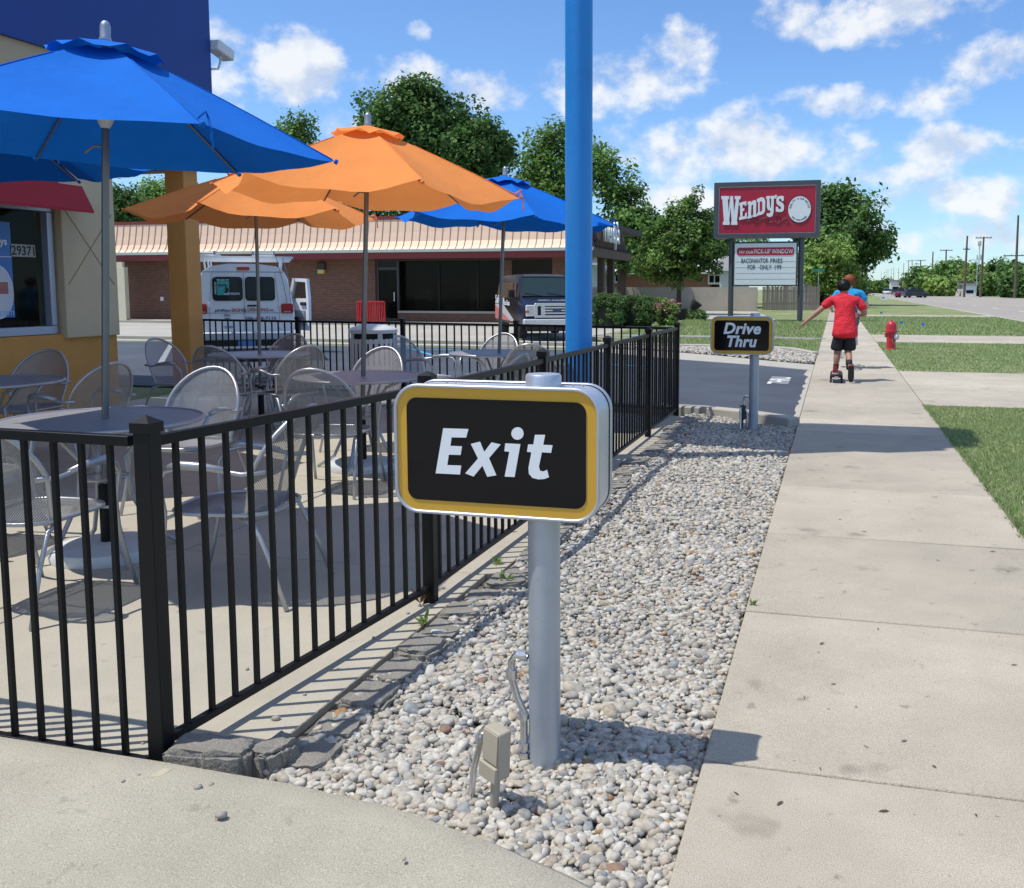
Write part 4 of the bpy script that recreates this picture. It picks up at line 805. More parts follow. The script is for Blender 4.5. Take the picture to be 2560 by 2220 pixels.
# mansard panels and ribs, one by one
prof = [(-1.0, ze_+.07), (-.82, ze_+.22), (-.70, ze_+.45), (-.60, ze_+.85), (-.53, zt2-.15), (-.50, zt2)]
sp_ = .352; nP = int((XC-.4-X0)/sp_)
pmn = MB(); pmn.loft([[(0, a, z), (sp_, a, z), (sp_, a+.05, z-.03), (0, a+.05, z-.03)] for a, z in prof]); pme = pmn.mesh('panel'); pme.materials.append(COPPER)
rmn = MB(); rmn.loft([[(-.010, a-.026, z+.015), (.010, a-.026, z+.015), (.010, a+.03, z-.01), (-.010, a+.03, z-.01)] for a, z in prof]); rme = rmn.mesh('rib'); rme.materials.append(COPRIB)
for me in (pme, rme):
    bm = bmesh.new(); bm.from_mesh(me); bmesh.ops.recalc_face_normals(bm, faces=bm.faces); bm.to_mesh(me); bm.free()
rf = MB().box(X0, XC-.5, YB+.14, YB+.3, ze_, zt2-.02).build('mansard', COPPER, t)
for i in range(nP):
    x = XC-.42-(i+1)*sp_
    if x < -38: break
    for me, nm in ((pme, 'panel'), (rme, 'rib')):
        o = bpy.data.objects.new(nm, me); COL.objects.link(o); o.parent = rf; o.location = (x, YB, 0)
# shaded end towards the road
en = MB(); Ln = onX(1578, 640, XC).y-(YB-1.0)
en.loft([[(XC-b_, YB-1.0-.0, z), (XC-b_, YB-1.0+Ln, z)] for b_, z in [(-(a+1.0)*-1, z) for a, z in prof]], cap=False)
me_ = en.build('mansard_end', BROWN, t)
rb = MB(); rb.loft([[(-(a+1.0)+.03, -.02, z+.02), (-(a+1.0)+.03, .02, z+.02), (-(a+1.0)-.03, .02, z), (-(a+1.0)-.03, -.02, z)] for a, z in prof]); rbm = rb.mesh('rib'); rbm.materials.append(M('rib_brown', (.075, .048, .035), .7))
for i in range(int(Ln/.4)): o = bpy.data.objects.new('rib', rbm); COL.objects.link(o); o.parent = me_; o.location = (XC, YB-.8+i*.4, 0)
MB().box(XC-1.1, XC-1.0, YB-.9, YB-1+Ln, zt2-.05, zt2+.16).build('ridge_trim', BROWN, me_)
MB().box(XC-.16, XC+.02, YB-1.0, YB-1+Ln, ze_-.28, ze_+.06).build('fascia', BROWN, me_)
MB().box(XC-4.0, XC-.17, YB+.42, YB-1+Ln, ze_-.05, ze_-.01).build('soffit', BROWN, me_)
for px in (1503, 1527): x_ = XC-.35; y_ = onX(px, 700, x_).y; MB().box(x_-.14, x_+.14, y_-.16, y_+.16, 0, ze_-.06).build('porch_post', BROWN, t)
# raised sign letters on the end roof
bx = XC+.02; yA, yB_ = onX(1508, 600, bx).y, onX(1548, 600, bx).y
text('roof_lettering', "Wendy's", w=yB_-yA, h=1.25, mat=WPAINT, parent=me_, bold=.03, ex=.04, Mx=T(bx, (yA+yB_)/2, (ze_+zt2)/2+.05)@Matrix.Rotation(R(0), 4, 'X')@TX)
MB().box(XC-.55, XC-.05, yA-.6, yA-.15, ze_+.45, ze_+1.15).build('sign_box', BROWN, me_)
# end wing wall, wall lamp, outlet
t = thing('wing_wall', 'cream painted wing wall at the end of the brick restaurant', 'wall', (0, 0, 0))
MB().box(xb(262, YB-1.6), xb(318, YB-1.6), YB-1.75, YB-1.5, 0, zb(300, 668, YB-1.6)).build('wall', M('cream_paint', (.62, .57, .42), .8, var=.05, vs=2), t)
MB().box(xb(289, YB-1.6), xb(312, YB-1.6), YB-1.7, YB-1.55, zb(300, 668, YB-1.6), zb(300, 655, YB-1.6)).build('cap_block', M('cream_paint', (.62, .57, .42)), t)
x = xb(808); t = thing('wall_lamp', 'small yellow wall lamp on the brick beside the white van', 'lamp', (x, YB, zb(808, 672)))
MB().box(-.18, .18, -.18, 0, -.02, .28).build('housing', M('lamp_bronze', (.04, .035, .03), .6), t, bevel=.03)
MB().box(-.16, .16, -.2, -.02, -.22, -.03).build('lens', M('lamp_lens', (.55, .50, .16), .3), t, bevel=.02)
x = xb(912, YB-.9); x2 = xb(980, YB-.9); t = thing('red_planter_rail', 'red slatted metal enclosure beside the restaurant door', 'enclosure', ((x+x2)/2, YB-1.3, .06)); hw = (x2-x)/2
zr = zb(940, 755, YB-1.3)-.06
for i in range(17):
    f_ = -hw+2*hw*i/16; MB().box(f_-.018, f_+.018, -.35, -.32, 0, zr).build('slat', RED, t)
MB().box(-hw, hw, -.37, -.29, zr, zr+.05).build('rail', RED, t); MB().box(-hw, -.25, -.30, .25, .0, zr-.05).build('side_panel', RED, t)
x = xb(405); t = tag(MB().box(x-.08, x+.08, YB-.06, YB+.02, zb(405, 752), zb(405, 742)).build('wall_outlet', WPAINT, bevel=.01), 'small white outlet cover low on the shaded brick wall', 'outlet')

# ================= ROADSIDE BURGER SIGN =================
YS = 45.
def ps(px, py, Y=YS): q = onY(px, py, Y); return q.x, q.z
def zz(p): return ps(1750+p[0]/4.48, 420+p[1]/4.48)
t = thing('roadside_sign', 'tall red restaurant sign on two grey posts with white letter board', 'sign', (0, YS, 0))
for px in (1826, 2001):
    x, _ = ps(px, 700); MB().lathe([(.125, 0), (.125, ps(1800, 590)[1])], 16, c=(x, .3, 0)).build('post', DGREY, t, smooth=True)
x0, z1 = ps(1786, 455); x1, z0 = ps(2049, 594); z1 = ps(1900, 454)[1]; z0 = ps(1900, 595)[1]
MB().box(x0, x1, 0, .62, z0, z1).build('cabinet', DGREY, t, bevel=.03)
MB().ring(rrect(x0+.0, x1-.0, z0+.0, z1-.0, .04, 2), rrect(x0+.22, x1-.2, z0+.2, z1-.2, .03, 2), lambda p: (p[0], -.06, p[1]), lambda p: (p[0], -.002, p[1])).build('frame', DGREY, t)
a, b, c, d = x0+.2, x1-.18, z0+.18, z1-.18
MB().box(a, b, -.012, -.004, c, d).build('panel_border', WPAINT, t)
SRED = M('sign_red', (.40, .012, .035), .35, var=.05, vs=2)
fp = MB().box(a+.05, b-.04, -.024, -.013, c+.04, d-.05).build('face_panel', SRED, t)
SL = M('sign_white', (.74, .78, .80), .4, var=.02)
def poly(name, pts, y0=-.03, y1=-.07, mat=SL, parent=fp): return MB().py([zz(p) for p in pts][::-1], y0, y1).build(name, mat, parent)
wv = [(240, 316), (330, 316), (330, 350), (316, 352), (326, 470), (343, 352), (333, 350), (333, 316), (392, 316), (455, 316), (455, 348), (440, 352), (416, 600), (420, 600), (420, 638), (348, 638), (348, 600), (340, 600), (330, 600), (334, 638), (258, 638), (258, 600), (272, 600), (254, 352), (240, 350)]
wv = [(240, 316), (328, 316), (328, 350), (313, 352), (322, 500), (341, 316), (372, 316), (383, 500), (404, 352), (390, 350), (390, 316), (456, 316), (456, 350), (440, 352), (414, 600), (420, 602), (420, 638), (350, 638), (350, 602), (356, 600), (344, 440), (328, 600), (333, 602), (333, 638), (258, 638), (258, 602), (270, 600), (252, 352), (240, 350)]
poly('letter', wv)
poly('letter', [(440, 392), (520, 372), (520, 425), (505, 428), (500, 410), (478, 414), (478, 455), (498, 450), (498, 480), (478, 484), (478, 545), (504, 540), (508, 505), (526, 500), (526, 566), (440, 585), (440, 552), (452, 550), (450, 422), (440, 424)])
poly('letter', [(535, 380), (570, 372), (575, 388), (600, 362), (628, 366), (632, 400), (628, 520), (638, 520), (636, 545), (588, 552), (590, 528), (598, 526), (596, 410), (578, 420), (572, 530), (582, 532), (580, 558), (532, 570), (532, 545), (542, 542), (544, 412), (535, 412)])
poly('letter', [(638, 350), (690, 328), (718, 336), (732, 370), (730, 480), (715, 510), (690, 524), (638, 536), (640, 505), (652, 502), (652, 384), (640, 384)])
poly('letter', [(742, 318), (790, 314), (788, 345), (778, 347), (784, 440), (795, 450), (800, 345), (792, 344), (792, 316), (838, 312), (838, 342), (828, 344), (824, 500), (812, 540), (780, 552), (748, 536), (748, 508), (772, 512), (790, 500), (790, 478), (762, 470), (750, 440), (752, 350), (742, 350)])
poly('letter', [(842, 302), (862, 302), (856, 340), (840, 344)])
poly('letter', [(870, 320), (920, 312), (940, 322), (938, 370), (915, 372), (908, 345), (888, 348), (886, 370), (930, 395), (942, 420), (940, 470), (920, 492), (880, 494), (862, 488), (850, 494), (850, 435), (872, 436), (880, 460), (905, 462), (910, 440), (870, 412), (856, 390), (856, 345)])
poly('letter_counter', [(670, 378), (688, 372), (698, 384), (698, 470), (688, 486), (670, 490)], -.071, -.074, SRED)
SBK = M('sign_scroll', (.14, .005, .014), .5)
def scroll(pts): return MB().tube([(zz(p)[0], -.032, zz(p)[1]) for p in pts], .026, 5).build('scroll', SBK, fp)
scroll([(500, 595), (525, 600), (560, 590), (600, 560), (640, 570), (650, 600), (625, 622), (600, 610), (608, 592)]); scroll([(640, 615), (690, 575), (740, 560), (770, 585), (760, 612), (735, 615), (745, 595)])
scroll([(770, 612), (820, 605), (870, 625), (905, 600), (905, 560), (880, 535), (850, 545), (850, 570), (870, 572)]); scroll([(905, 600), (950, 575), (975, 560)]); scroll([(960, 612), (1000, 608), (985, 590)])
ox, oz = zz((1115, 463)); rx_ = abs(zz((1246, 463))[0]-ox); rz_ = abs(zz((1115, 312))[1]-oz)
def ell(k, n=40): return [(ox+rx_*k*math.cos(2*PI*i/n), oz+rz_*k*math.sin(2*PI*i/n)) for i in range(n)]
MB().py(ell(1.03)[::-1], -.03, -.05).build('medallion_rim', SBK, fp); MB().py(ell(.97)[::-1], -.051, -.06).build('medallion', SL, fp)
RT = M('medallion_ink', (.10, .06, .10), .6)
def arc_text(s, a0, a1, k, h, flip=False):
    for i, ch in enumerate(s):
        if ch == ' ': continue
        a = R(a0+(a1-a0)*i/(len(s)-1)); x, z = ox+rx_*k*math.cos(a), oz+rz_*k*math.sin(a)
        text('medallion_letter', ch, h=h, mat=RT, parent=fp, bold=.02, ex=.001, Mx=T(x, -.0625, z)@Matrix.Rotation(-(a-PI/2) if not flip else -(a+PI/2), 4, 'Y')@FR)
arc_text('QUALITY IS OUR RECIPE', 172, 8, .80, .085); arc_text('OLD FASHIONED', 225, 315, .80, .08, True)
x, z = ps(1735, 760, YS-.6); fl = thing('flood_lamp', 'black flood lamp on an arm beside the left sign post', 'lamp', (ps(1812, 700)[0], YS+.1, 0))
zl_ = ps(1735, 762)[1]; dx_ = ps(1738, 762)[0]-ps(1812, 700)[0]
MB().tube([(0, .1, zl_-.55), (dx_*.6, 0, zl_-.75), (dx_*.95, 0, zl_-.4), (dx_, 0, zl_-.1)], .02, 6).build('arm', RUB, fl); MB().lathe([(.05, -.3), (.16, -.22), (.26, .1), (.27, .16), (.2, .17)], 14, c=(dx_, 0, zl_), M=Matrix.Rotation(R(35), 4, 'Y')).build('lamp_head', RUB, fl, smooth=True)
# letter board
a, z1 = ps(1837, 609); b, _ = ps(1991, 609); z0 = ps(1900, 712)[1]
MB().box(a-.06, b+.06, .1, .5, z0-.06, z1+.08).build('board_frame', DGREY, t, bevel=.02)
bd = MB().box(a, b, .085, .098, z0, z1).build('letter_board', M('board_white', (.70, .75, .76), .45, var=.03), t)
for k in range(1, 5): z = z0+(z1-z0)*(.14*k); MB().box(a+.03, b-.03, .078, .084, z, z+.018).build('letter_track', M('track_grey', (.45, .50, .52), .4), bd)
rr_ = MB().py(rrect(a+.1, b-.1, ps(1900, 638)[1], ps(1900, 618.5)[1], .1, 3)[::-1], .07, .084).build('header', SRED, bd)
zc = (ps(1900, 638)[1]+ps(1900, 618.5)[1])/2; w = b-a
text('header_words', 'TRY OUR', w=w*.235, h=.13, mat=SL, parent=rr_, bold=.006, shear=.2, ex=.002, Mx=T(a+w*.185, .066, zc-.03)@FR)
text('header_words', 'PICK-UP WINDOW', w=w*.63, h=.2, mat=SL, parent=rr_, bold=.004, ex=.002, Mx=T(a+w*.635, .066, zc)@FR)
LB = M('letter_black', (.02, .02, .025), .5)
def bw(s_, pxa, pxb, pya, pyb): (xa, za), (xbb, zbb) = ps(pxa, pya), ps(pxb, pyb); text('board_words', s_, w=xbb-xa, h=za-zbb, mat=LB, parent=bd, bold=.004, ex=.002, Mx=T((xa+xbb)/2, .076, (za+zbb)/2)@FR)
bw('BACONANTOR', 1853, 1920, 646, 657); bw('FRIES', 1926, 1956, 646, 657); bw('FOR', 1869, 1888, 662, 673.5); bw('ONLY', 1899, 1928, 662, 673.5); bw('199', 1937, 1953, 662, 673.5)

# ================= WALL, BOARD FENCE, HOUSES =================
YW = 66.5; xa, xb2 = onY(1400, 740, YW).x, onY(1893, 740, YW).x; zt = onY(1700, 718, YW).z
tag(MB().box(xa, xb2, YW, YW+.3, -.1, zt).build('concrete_wall', M('wall_concrete', (.42, .37, .30), .9, var=.14, vs=.8, bump=.3, bs=20, big=.12)), 'long weathered concrete wall behind the maple tree', 'wall')
xa, xb2 = xb2+.1, onY(2050, 740, 70).x; n = 34; t = thing('board_fence', 'grey weathered wooden board fence behind the roadside sign', 'fence', (0, 0, 0)); rs = random.Random(4)
for i in range(n):
    x = xa+(xb2-xa)*i/n; w_ = (xb2-xa)/n*rs.uniform(.86, .99); o = MB().box(0, w_, 0, .03, 0, onY(1950, 713, 70).z*rs.uniform(.94, 1.04)).build('board', WOODF, t); o.location = (x, 70, -.02); o.rotation_euler = (0, rs.uniform(-.012, .012), 0)
for z in (.4, 1.3): MB().box(xa, xb2, 70.04, 70.1, z, z+.09).build('rail', WOODF, t)
SID = M('siding_white', (.66, .68, .68), .6, var=.04); RFG = M('roof_grey', (.24, .235, .23), .85, var=.1, vs=2)
def house(name, label, Y, pxa, pxb, pyt, roof, wallm, wins, siding=False, dep=8):
    xa, xb_ = onY(pxa, 700, Y).x, onY(pxb, 700, Y).x; ze = onY((pxa+pxb)/2, pyt, Y).z; t = thing(name, label, 'house', (0, 0, 0))
    w = MB().box(xa, xb_, Y, Y+dep, -.1, ze).build('wall', wallm, t)
    if siding:
        z = .3
        while z < ze-.1: MB().box(xa-.02, xb_+.02, Y-.025, Y-.003, z, z+.2).build('siding_board', SID, w); z += .235
    zr = onY((pxa+pxb)/2, roof[0], Y+dep/2).z
    rf = MB(); o_ = .4
    if roof[1] == 'x': rf.add([(xa-o_, Y-o_, ze), (xb_+o_, Y-o_, ze), (xb_+o_, Y+dep+o_, ze), (xa-o_, Y+dep+o_, ze), (xa-o_, Y+dep/2, zr), (xb_+o_, Y+dep/2, zr)], [(0, 1, 5, 4), (2, 3, 4, 5), (0, 4, 3), (1, 2, 5), (0, 3, 2, 1)])
    else: xm = (xa+xb_)/2; rf.add([(xa-o_, Y-o_, ze), (xb_+o_, Y-o_, ze), (xb_+o_, Y+dep+o_, ze), (xa-o_, Y+dep+o_, ze), (xm, Y-o_, zr), (xm, Y+dep+o_, zr)], [(0, 4, 5, 3), (1, 2, 5, 4), (0, 1, 4), (2, 3, 5), (0, 3, 2, 1)])
    rf.build('roof', roof[2], t); MB().box(xa-o_, xb_+o_, Y-o_-.04, Y-o_+.1, ze-.16, ze+.01).build('eave_board', SID, t)
    for (a, b, c, d) in wins:
        x0, x1 = onY(a, 700, Y).x, onY(b, 700, Y).x; z1, z0 = onY(a, c, Y).z, onY(a, d, Y).z
        f = MB().box(x0, x1, Y-.08, Y-.03, z0, z1).build('window', SID, t); MB().box(x0+.12, (x0+x1)/2-.05, Y-.1, Y-.082, z0+.15, z1-.1).build('pane', GLASS, f); MB().box((x0+x1)/2+.05, x1-.12, Y-.1, Y-.082, z0+.15, z1-.1).build('pane', GLASS, f)
BR2 = M('brick_far', (.27, .12, .075), .9, var=.12, vs=3)
house('brick_house', 'low brick house with white windows behind the concrete wall', 76, 1532, 1775, 680, (640, 'x', M('roof_white', (.62, .64, .66), .6)), BR2, [(1536, 1564, 682, 708), (1770-0, 1803, 686, 711)])
house('siding_house', 'white siding house seen under the brown porch roof', 74, 1440, 1499, 658, (600, 'y', RFG), SID, [], True)
house('siding_house', 'white siding house end between maple and sign post', 75, 1800, 1850, 672, (640, 'x', RFG), SID, [], True)
house('siding_house', 'small white gabled house above the board fence', 88, 2000, 2023, 684, (676, 'y', RFG), SID, [], True)
house('pink_roof_house', 'small house with pinkish roof above the board fence', 96, 2034, 2056, 713, (684, 'x', M('roof_pink', (.42, .30, .28), .85, var=.08)), SID, [])

# ================= VEHICLES =================
def wheel(parent, x, y, r=.36, w=.24):
    t_ = MB().lathe([(r*.62, -w/2), (r*.95, -w/2), (r, -w/2+.03), (r, w/2-.03), (r*.95, w/2), (r*.62, w/2)], 24, M=Matrix.Rotation(PI/2, 4, 'Y')); o = t_.build('wheel', RUB, parent, smooth=True, angle=35); o.location = (x, y, r)
    s = 1 if x > 0 else -1; MB().lathe([(r*.62, 0), (r*.6, .02), (r*.3, .05), (.02, .05)], 20, M=Matrix.Rotation(s*PI/2, 4, 'Y')).build('rim', GALV, o, smooth=True).location = (s*(w/2-.05), 0, 0)
# --- white panel van, rear towards us; local +y = forward
VW = M('van_white', (.88, .90, .92), .3, var=.03, vs=2, coat=.5); VGREY = M('van_grey', (.30, .32, .36), .5, var=.08)
yaw = R(33); t = thing('white_van', 'white work van with roof ladder and open front door', 'van', (-12.0, 17.75, 0), yaw)
def vsec(y, k=1., zb=.42, zt=2.02, i=0.):
    pts = [(-.93, zb), (-1.0, .62), (-1.015, .95), (-.985, 1.22), (-.90, 1.68), (-.82, 1.86), (-.66, 1.97), (-.3, zt)]
    pts = pts+[(-x, z) for x, z in pts[::-1]]; return [(x*k, y, zb+.1*i+(z-zb)*(1-.06*i)) for x, z in pts]
MB().loft([vsec(0, .965, i=.35), vsec(.04, .99, i=.1), vsec(.14, 1), vsec(3.7, 1), vsec(4.15, .97, zt=1.7), vsec(4.5, .95, zt=1.35), vsec(4.9, .9, zt=1.15)]).build('body', VW, t, smooth=True, angle=28)
for s in (-1, 1):
    x0, x1 = (-.60, -.045) if s < 0 else (.045, .60)
    w_ = MB().py(rrect(x0, x1, 1.27, 1.73, .06, 4)[::-1], -.006, -.028).build('rear_window', VGLASS, t, bevel=.004)
    MB().ring(rrect(x0-.02, x1+.02, 1.25, 1.75, .075, 4), rrect(x0+.005, x1-.005, 1.275, 1.725, .06, 4), lambda p: (p[0], -.002, p[1]), lambda p: (p[0], -.02, p[1])).build('window_seal', RUB, w_)
    l = MB().py(rrect(s*.86-.125, s*.86+.125, .98, 1.19, .045, 4)[::-1], .06, -.035).build('tail_light', REDLT, t, bevel=.01)
    MB().box(s*.85-.06, s*.85+.08, -.038, -.030, 1.0, 1.03).build('reverse_lens', M('lens_pale', (.5, .3, .28), .2), l)
    for yy in (.75, 3.75): wheel(t, s*.86, yy)
MB().tube([(0, -.012, .62), (0, -.012, 1.84)], .006, 4).build('door_seam', VGREY, t)
for x in (-.70, .70): MB().tube([(x, .0, .62), (x*.98, -.003, 1.2), (x*.9, .0, 1.84)], .005, 4).build('door_seam', VGREY, t)
MB().box(-.9, .9, .0, -.008, 1.845, 1.86).build('roof_seam', VGREY, t); MB().box(-.78, .78, -.011, -.004, .99, 1.0).build('body_crease', VGREY, t)
MB().py(rrect(-.13, .13, 1.885, 1.955, .03, 3)[::-1], .03, -.025).build('brake_light', REDLT, t)
MB().box(.06, .24, -.05, -.01, 1.13, 1.165).build('handle', RUB, t, bevel=.008)
for s in (-1, 1):
    for z in (.72, 1.17): MB().box(s*.70-.02, s*.70+.02, -.03, -.004, z-.05, z+.05).build('hinge', VW, t, bevel=.006)
MB().box(-.98, .98, -.14, .04, .43, .60).build('bumper', M('bumper_grey', (.50, .53, .58), .3, .4), t, bevel=.03); MB().box(-.9, .9, -.12, .05, .30, .428).build('under_bumper', RUB, t)
MB().box(-.15, .02, -.13, -.122, .30, .42).build('plate', M('plate_blue', (.10, .22, .52), .5), t); MB().box(.05, .2, -.13, -.122, .30, .42).build('plate', M('plate_blue', (.10, .22, .52), .5), t)
ink = M('van_ink', (.10, .12, .17), .5); redi = M('van_red_ink', (.48, .07, .03), .5)
for s_, x, w_, h_, z, m_ in (('phillips', -.43, .30, .075, 1.045, ink), ('SIGN', -.15, .22, .07, 1.055, redi), ('&', .005, .07, .09, 1.055, ink), ('LIGHTING', .27, .42, .07, 1.06, redi), ('INC.', .55, .10, .045, 1.05, ink), ('586-468-7110', .32, .62, .07, .88, ink), ('ram', -.35, .12, .04, .945, ink), ('van', -.35, .12, .04, .875, ink), ('250', -.33, .17, .05, .70, ink)):
    text('lettering', s_, w=w_, h=h_, mat=m_, parent=t, bold=.025, ex=.001, Mx=T(x, -.016, z)@FR)
dec = MB().box(-.53, -.29, -.032, -.029, 1.37, 1.66).build('window_sticker', M('sticker_teal', (.06, .42, .38), .5, var=.4, vs=4), t)
MB().tube([(-.50, -.034, 1.59), (-.44, -.034, 1.57), (-.38, -.034, 1.59), (-.34, -.034, 1.56)], .018, 5).build('sticker_shape', RUB, dec)
MB().tube([(-.36, -.034, 1.53), (-.33, -.034, 1.49), (-.34, -.034, 1.44), (-.38, -.034, 1.42)], [.02, .035, .03, .02], 5).build('sticker_shape', RUB, dec)
text('lettering', 'MADE IN', w=.23, h=.035, mat=WHITE, parent=dec, bold=.02, ex=.001, Mx=T(-.41, -.033, 1.685)@FR)
text('lettering', 'MICHIGAN', w=.30, h=.05, mat=WHITE, parent=dec, bold=.02, ex=.001, Mx=T(-.24, -.033, 1.40)@FR)
text('lettering', 'AMERICAN', w=.26, h=.035, mat=WHITE, parent=dec, bold=.02, ex=.001, Mx=T(-.56, -.033, 1.51)@Matrix.Rotation(-PI/2, 4, 'Y')@FR)
for s in (1, -1): MB().add([(s*1.0, 3.0, 1.25), (s*1.0, 3.75, 1.25), (s*.895, 3.6, 1.75), (s*.895, 3.0, 1.75)], [(0, 1, 2, 3)]).build('side_window', VGLASS, t)
MB().add([(s_*.93+.004*s_/abs(s_), 4.2, 1.3) for s_ in (-1, 1)]+[(.8, 3.72, 1.85), (-.8, 3.72, 1.85)], [(0, 1, 2, 3)]).build('windscreen', VGLASS, t)
# open passenger door, hinged at its front edge
dm = T(.97, 3.5, 0)@Matrix.Rotation(R(24), 4, 'Z'); pl = [(0, .5), (-1.05, .5), (-1.07, 1.2), (-1.0, 1.74), (-.25, 1.76), (0, 1.28)]
hol = [(-.14, 1.27), (-.95, 1.27), (-.93, 1.66), (-.35, 1.68)]
dmb = MB()
for quad in ([(0, .5), (-1.05, .5), (-1.07, 1.27), (0, 1.27)], [(-1.07, 1.27), (-.96, 1.27), (-.93, 1.66), (-1.0, 1.74)], [(-1.0, 1.74), (-.93, 1.66), (-.35, 1.68), (-.25, 1.76)], [(0, 1.27), (-.25, 1.76), (-.35, 1.68), (-.14, 1.27)]):
    dmb.prism(quad, lambda p: tuple(dm@Vector((.0, p[0], p[1]))), lambda p: tuple(dm@Vector((.07, p[0], p[1]))))
dr = dmb.build('front_door', VW, t)
mb = MB(); mb.prism(hol, lambda p: tuple(dm@Vector((.03, p[0], p[1]))), lambda p: tuple(dm@Vector((.036, p[0], p[1])))); mb.build('door_glass', CLEAR, dr)
mb = MB(); mb.prism([(-.15, .62), (-.9, .62), (-.9, .98), (-.2, .98)], lambda p: tuple(dm@Vector((-.03, p[0], p[1]))), lambda p: tuple(dm@Vector((-.002, p[0], p[1])))); mb.build('door_card', VGREY, dr)
mb = MB(); mb.prism([(-.7, 1.1), (-.95, 1.1), (-.95, 1.18), (-.7, 1.18)], lambda p: tuple(dm@Vector((-.04, p[0], p[1]))), lambda p: tuple(dm@Vector((-.002, p[0], p[1])))); mb.build('handle', RUB, dr)
t2 = thing('roof_rack', 'white roof rack with a folded ladder on top of the white van', 'roof rack', (-12.0, 17.75, 0), yaw)
for y in (.35, 1.9, 3.2):
    MB().box(-1.02, 1.02, y-.03, y+.03, 2.14, 2.19).build('crossbar', WPAINT, t2)
    for x in (-.76, .76): MB().tube([(x, y, 1.9), (x*1.04, y, 2.15)], .02, 6).build('foot', WPAINT, t2)
lad = thing('ladder', 'grey aluminium ladder lying along the white van roof', 'ladder', (-12.0, 17.75, 0), yaw)
for x in (-.98, -.55, .2, .62): MB().box(x-.02, x+.02, -.1, 3.6, 2.195, 2.28).build('stile', M('ladder_alu', (.55, .56, .58), .4, .5), lad)
for i in range(11):
    y = .05+i*.33
    for (a, b) in ((-.96, -.57), (.22, .60)): MB().tube([(a, y, 2.235), (b, y, 2.235)], .016, 6).build('rung', M('ladder_alu', (.55, .56, .58)), lad)
MB().tube([(.66, -.02, 2.18), (.80, -.05, 1.6), (.86, -.05, 1.2)], .008, 5).build('strap', M('strap', (.25, .27, .33), .7), t2); MB().tube([(.80, -.02, 2.16), (.90, -.05, 1.7), (.93, -.05, 1.22)], .008, 5).build('strap', M('strap', (.25, .27, .33)), t2)

# --- dark van, front towards us; local +y = forward (front at y=0)
fw2 = Vector((-_f.x, -_f.y, 0)).normalized()*1.0+_r*.24; hd = math.atan2(fw2.y, fw2.x)-PI/2
P_ = gp(1392, 850); t = thing('black_van', 'black and red passenger van with chrome grille parked by the brick restaurant', 'van', (P_.x, P_.y, 0), hd)
BVAN = M('van_black', (.008, .008, .010), .35, var=.1, vs=2, spec=.15); BLUEH = M('van_hood', (.008, .014, .036), .3, var=.1, vs=2, spec=.14); VCHR = M('van_chrome', (.66, .68, .70), .22, .35)
def bsec(y, hwb, hw, ht, zsh, ht2, zt, zb=.42): q = [(-hwb, zb), (-hw, .70), (-hw, 1.0), (-(hw*.45+ht*.55)-.01, 1.0+(zsh-1.0)*.6), (-ht, zsh), (-(ht*.55+ht2*.45), zsh+(zt-zsh)*.72), (-ht2, zt), (-ht2*.4, zt+.015)]; q += [(-x, z) for x, z in q[::-1]]; return [(x, y, z) for x, z in q]
MB().loft([bsec(0, .86, .90, .86, 1.005, .76, 1.03), bsec(-.06, .92, .95, .90, 1.03, .80, 1.065), bsec(-.2, .96, .985, .93, 1.06, .82, 1.10), bsec(-.7, .98, 1.0, .94, 1.13, .84, 1.19), bsec(-.95, .98, 1.0, .94, 1.17, .86, 1.24)]).build('hood', BLUEH, t, smooth=True, angle=30)
MB().loft([bsec(-.951, .98, 1.0, .94, 1.17, .86, 1.24), bsec(-1.7, .98, 1.0, .84, 1.72, .73, 1.84), bsec(-1.95, .98, 1.0, .82, 1.79, .68, 1.91), bsec(-2.5, .98, 1.0, .82, 1.82, .66, 1.95), bsec(-5.2, .98, 1.0, .82, 1.82, .66, 1.95), bsec(-5.5, .95, .96, .78, 1.76, .62, 1.88)]).build('body', BVAN, t, smooth=True, angle=30)
MB().loft([[(-.83, -.96, 1.285), (.83, -.96, 1.285)], [(-.71, -1.64, 1.845), (.71, -1.64, 1.845)]], cap=False).build('windscreen', M('van_screen', (.026, .046, .052), .15, spec=.1), t)
MB().box(-.62, .62, -1.80, -1.76, 1.895, 1.915).build('roof_glint', M('roof_glint_paint', (.45, .47, .52), .3), t)  # pale strip painted in for the light reflected along the roof's front edge
for (x_, l_) in ((-.45, .5), (.25, .5)): MB().tube([(x_, -.955, 1.285), (x_+l_, -1.04, 1.37)], .012, 5).build('wiper', RUB, t)
MB().tube([(-.85, -.95, 1.27), (-.73, -1.65, 1.855), (.73, -1.65, 1.855), (.85, -.95, 1.27)], .02, 6).build('screen_seal', RUB, t)
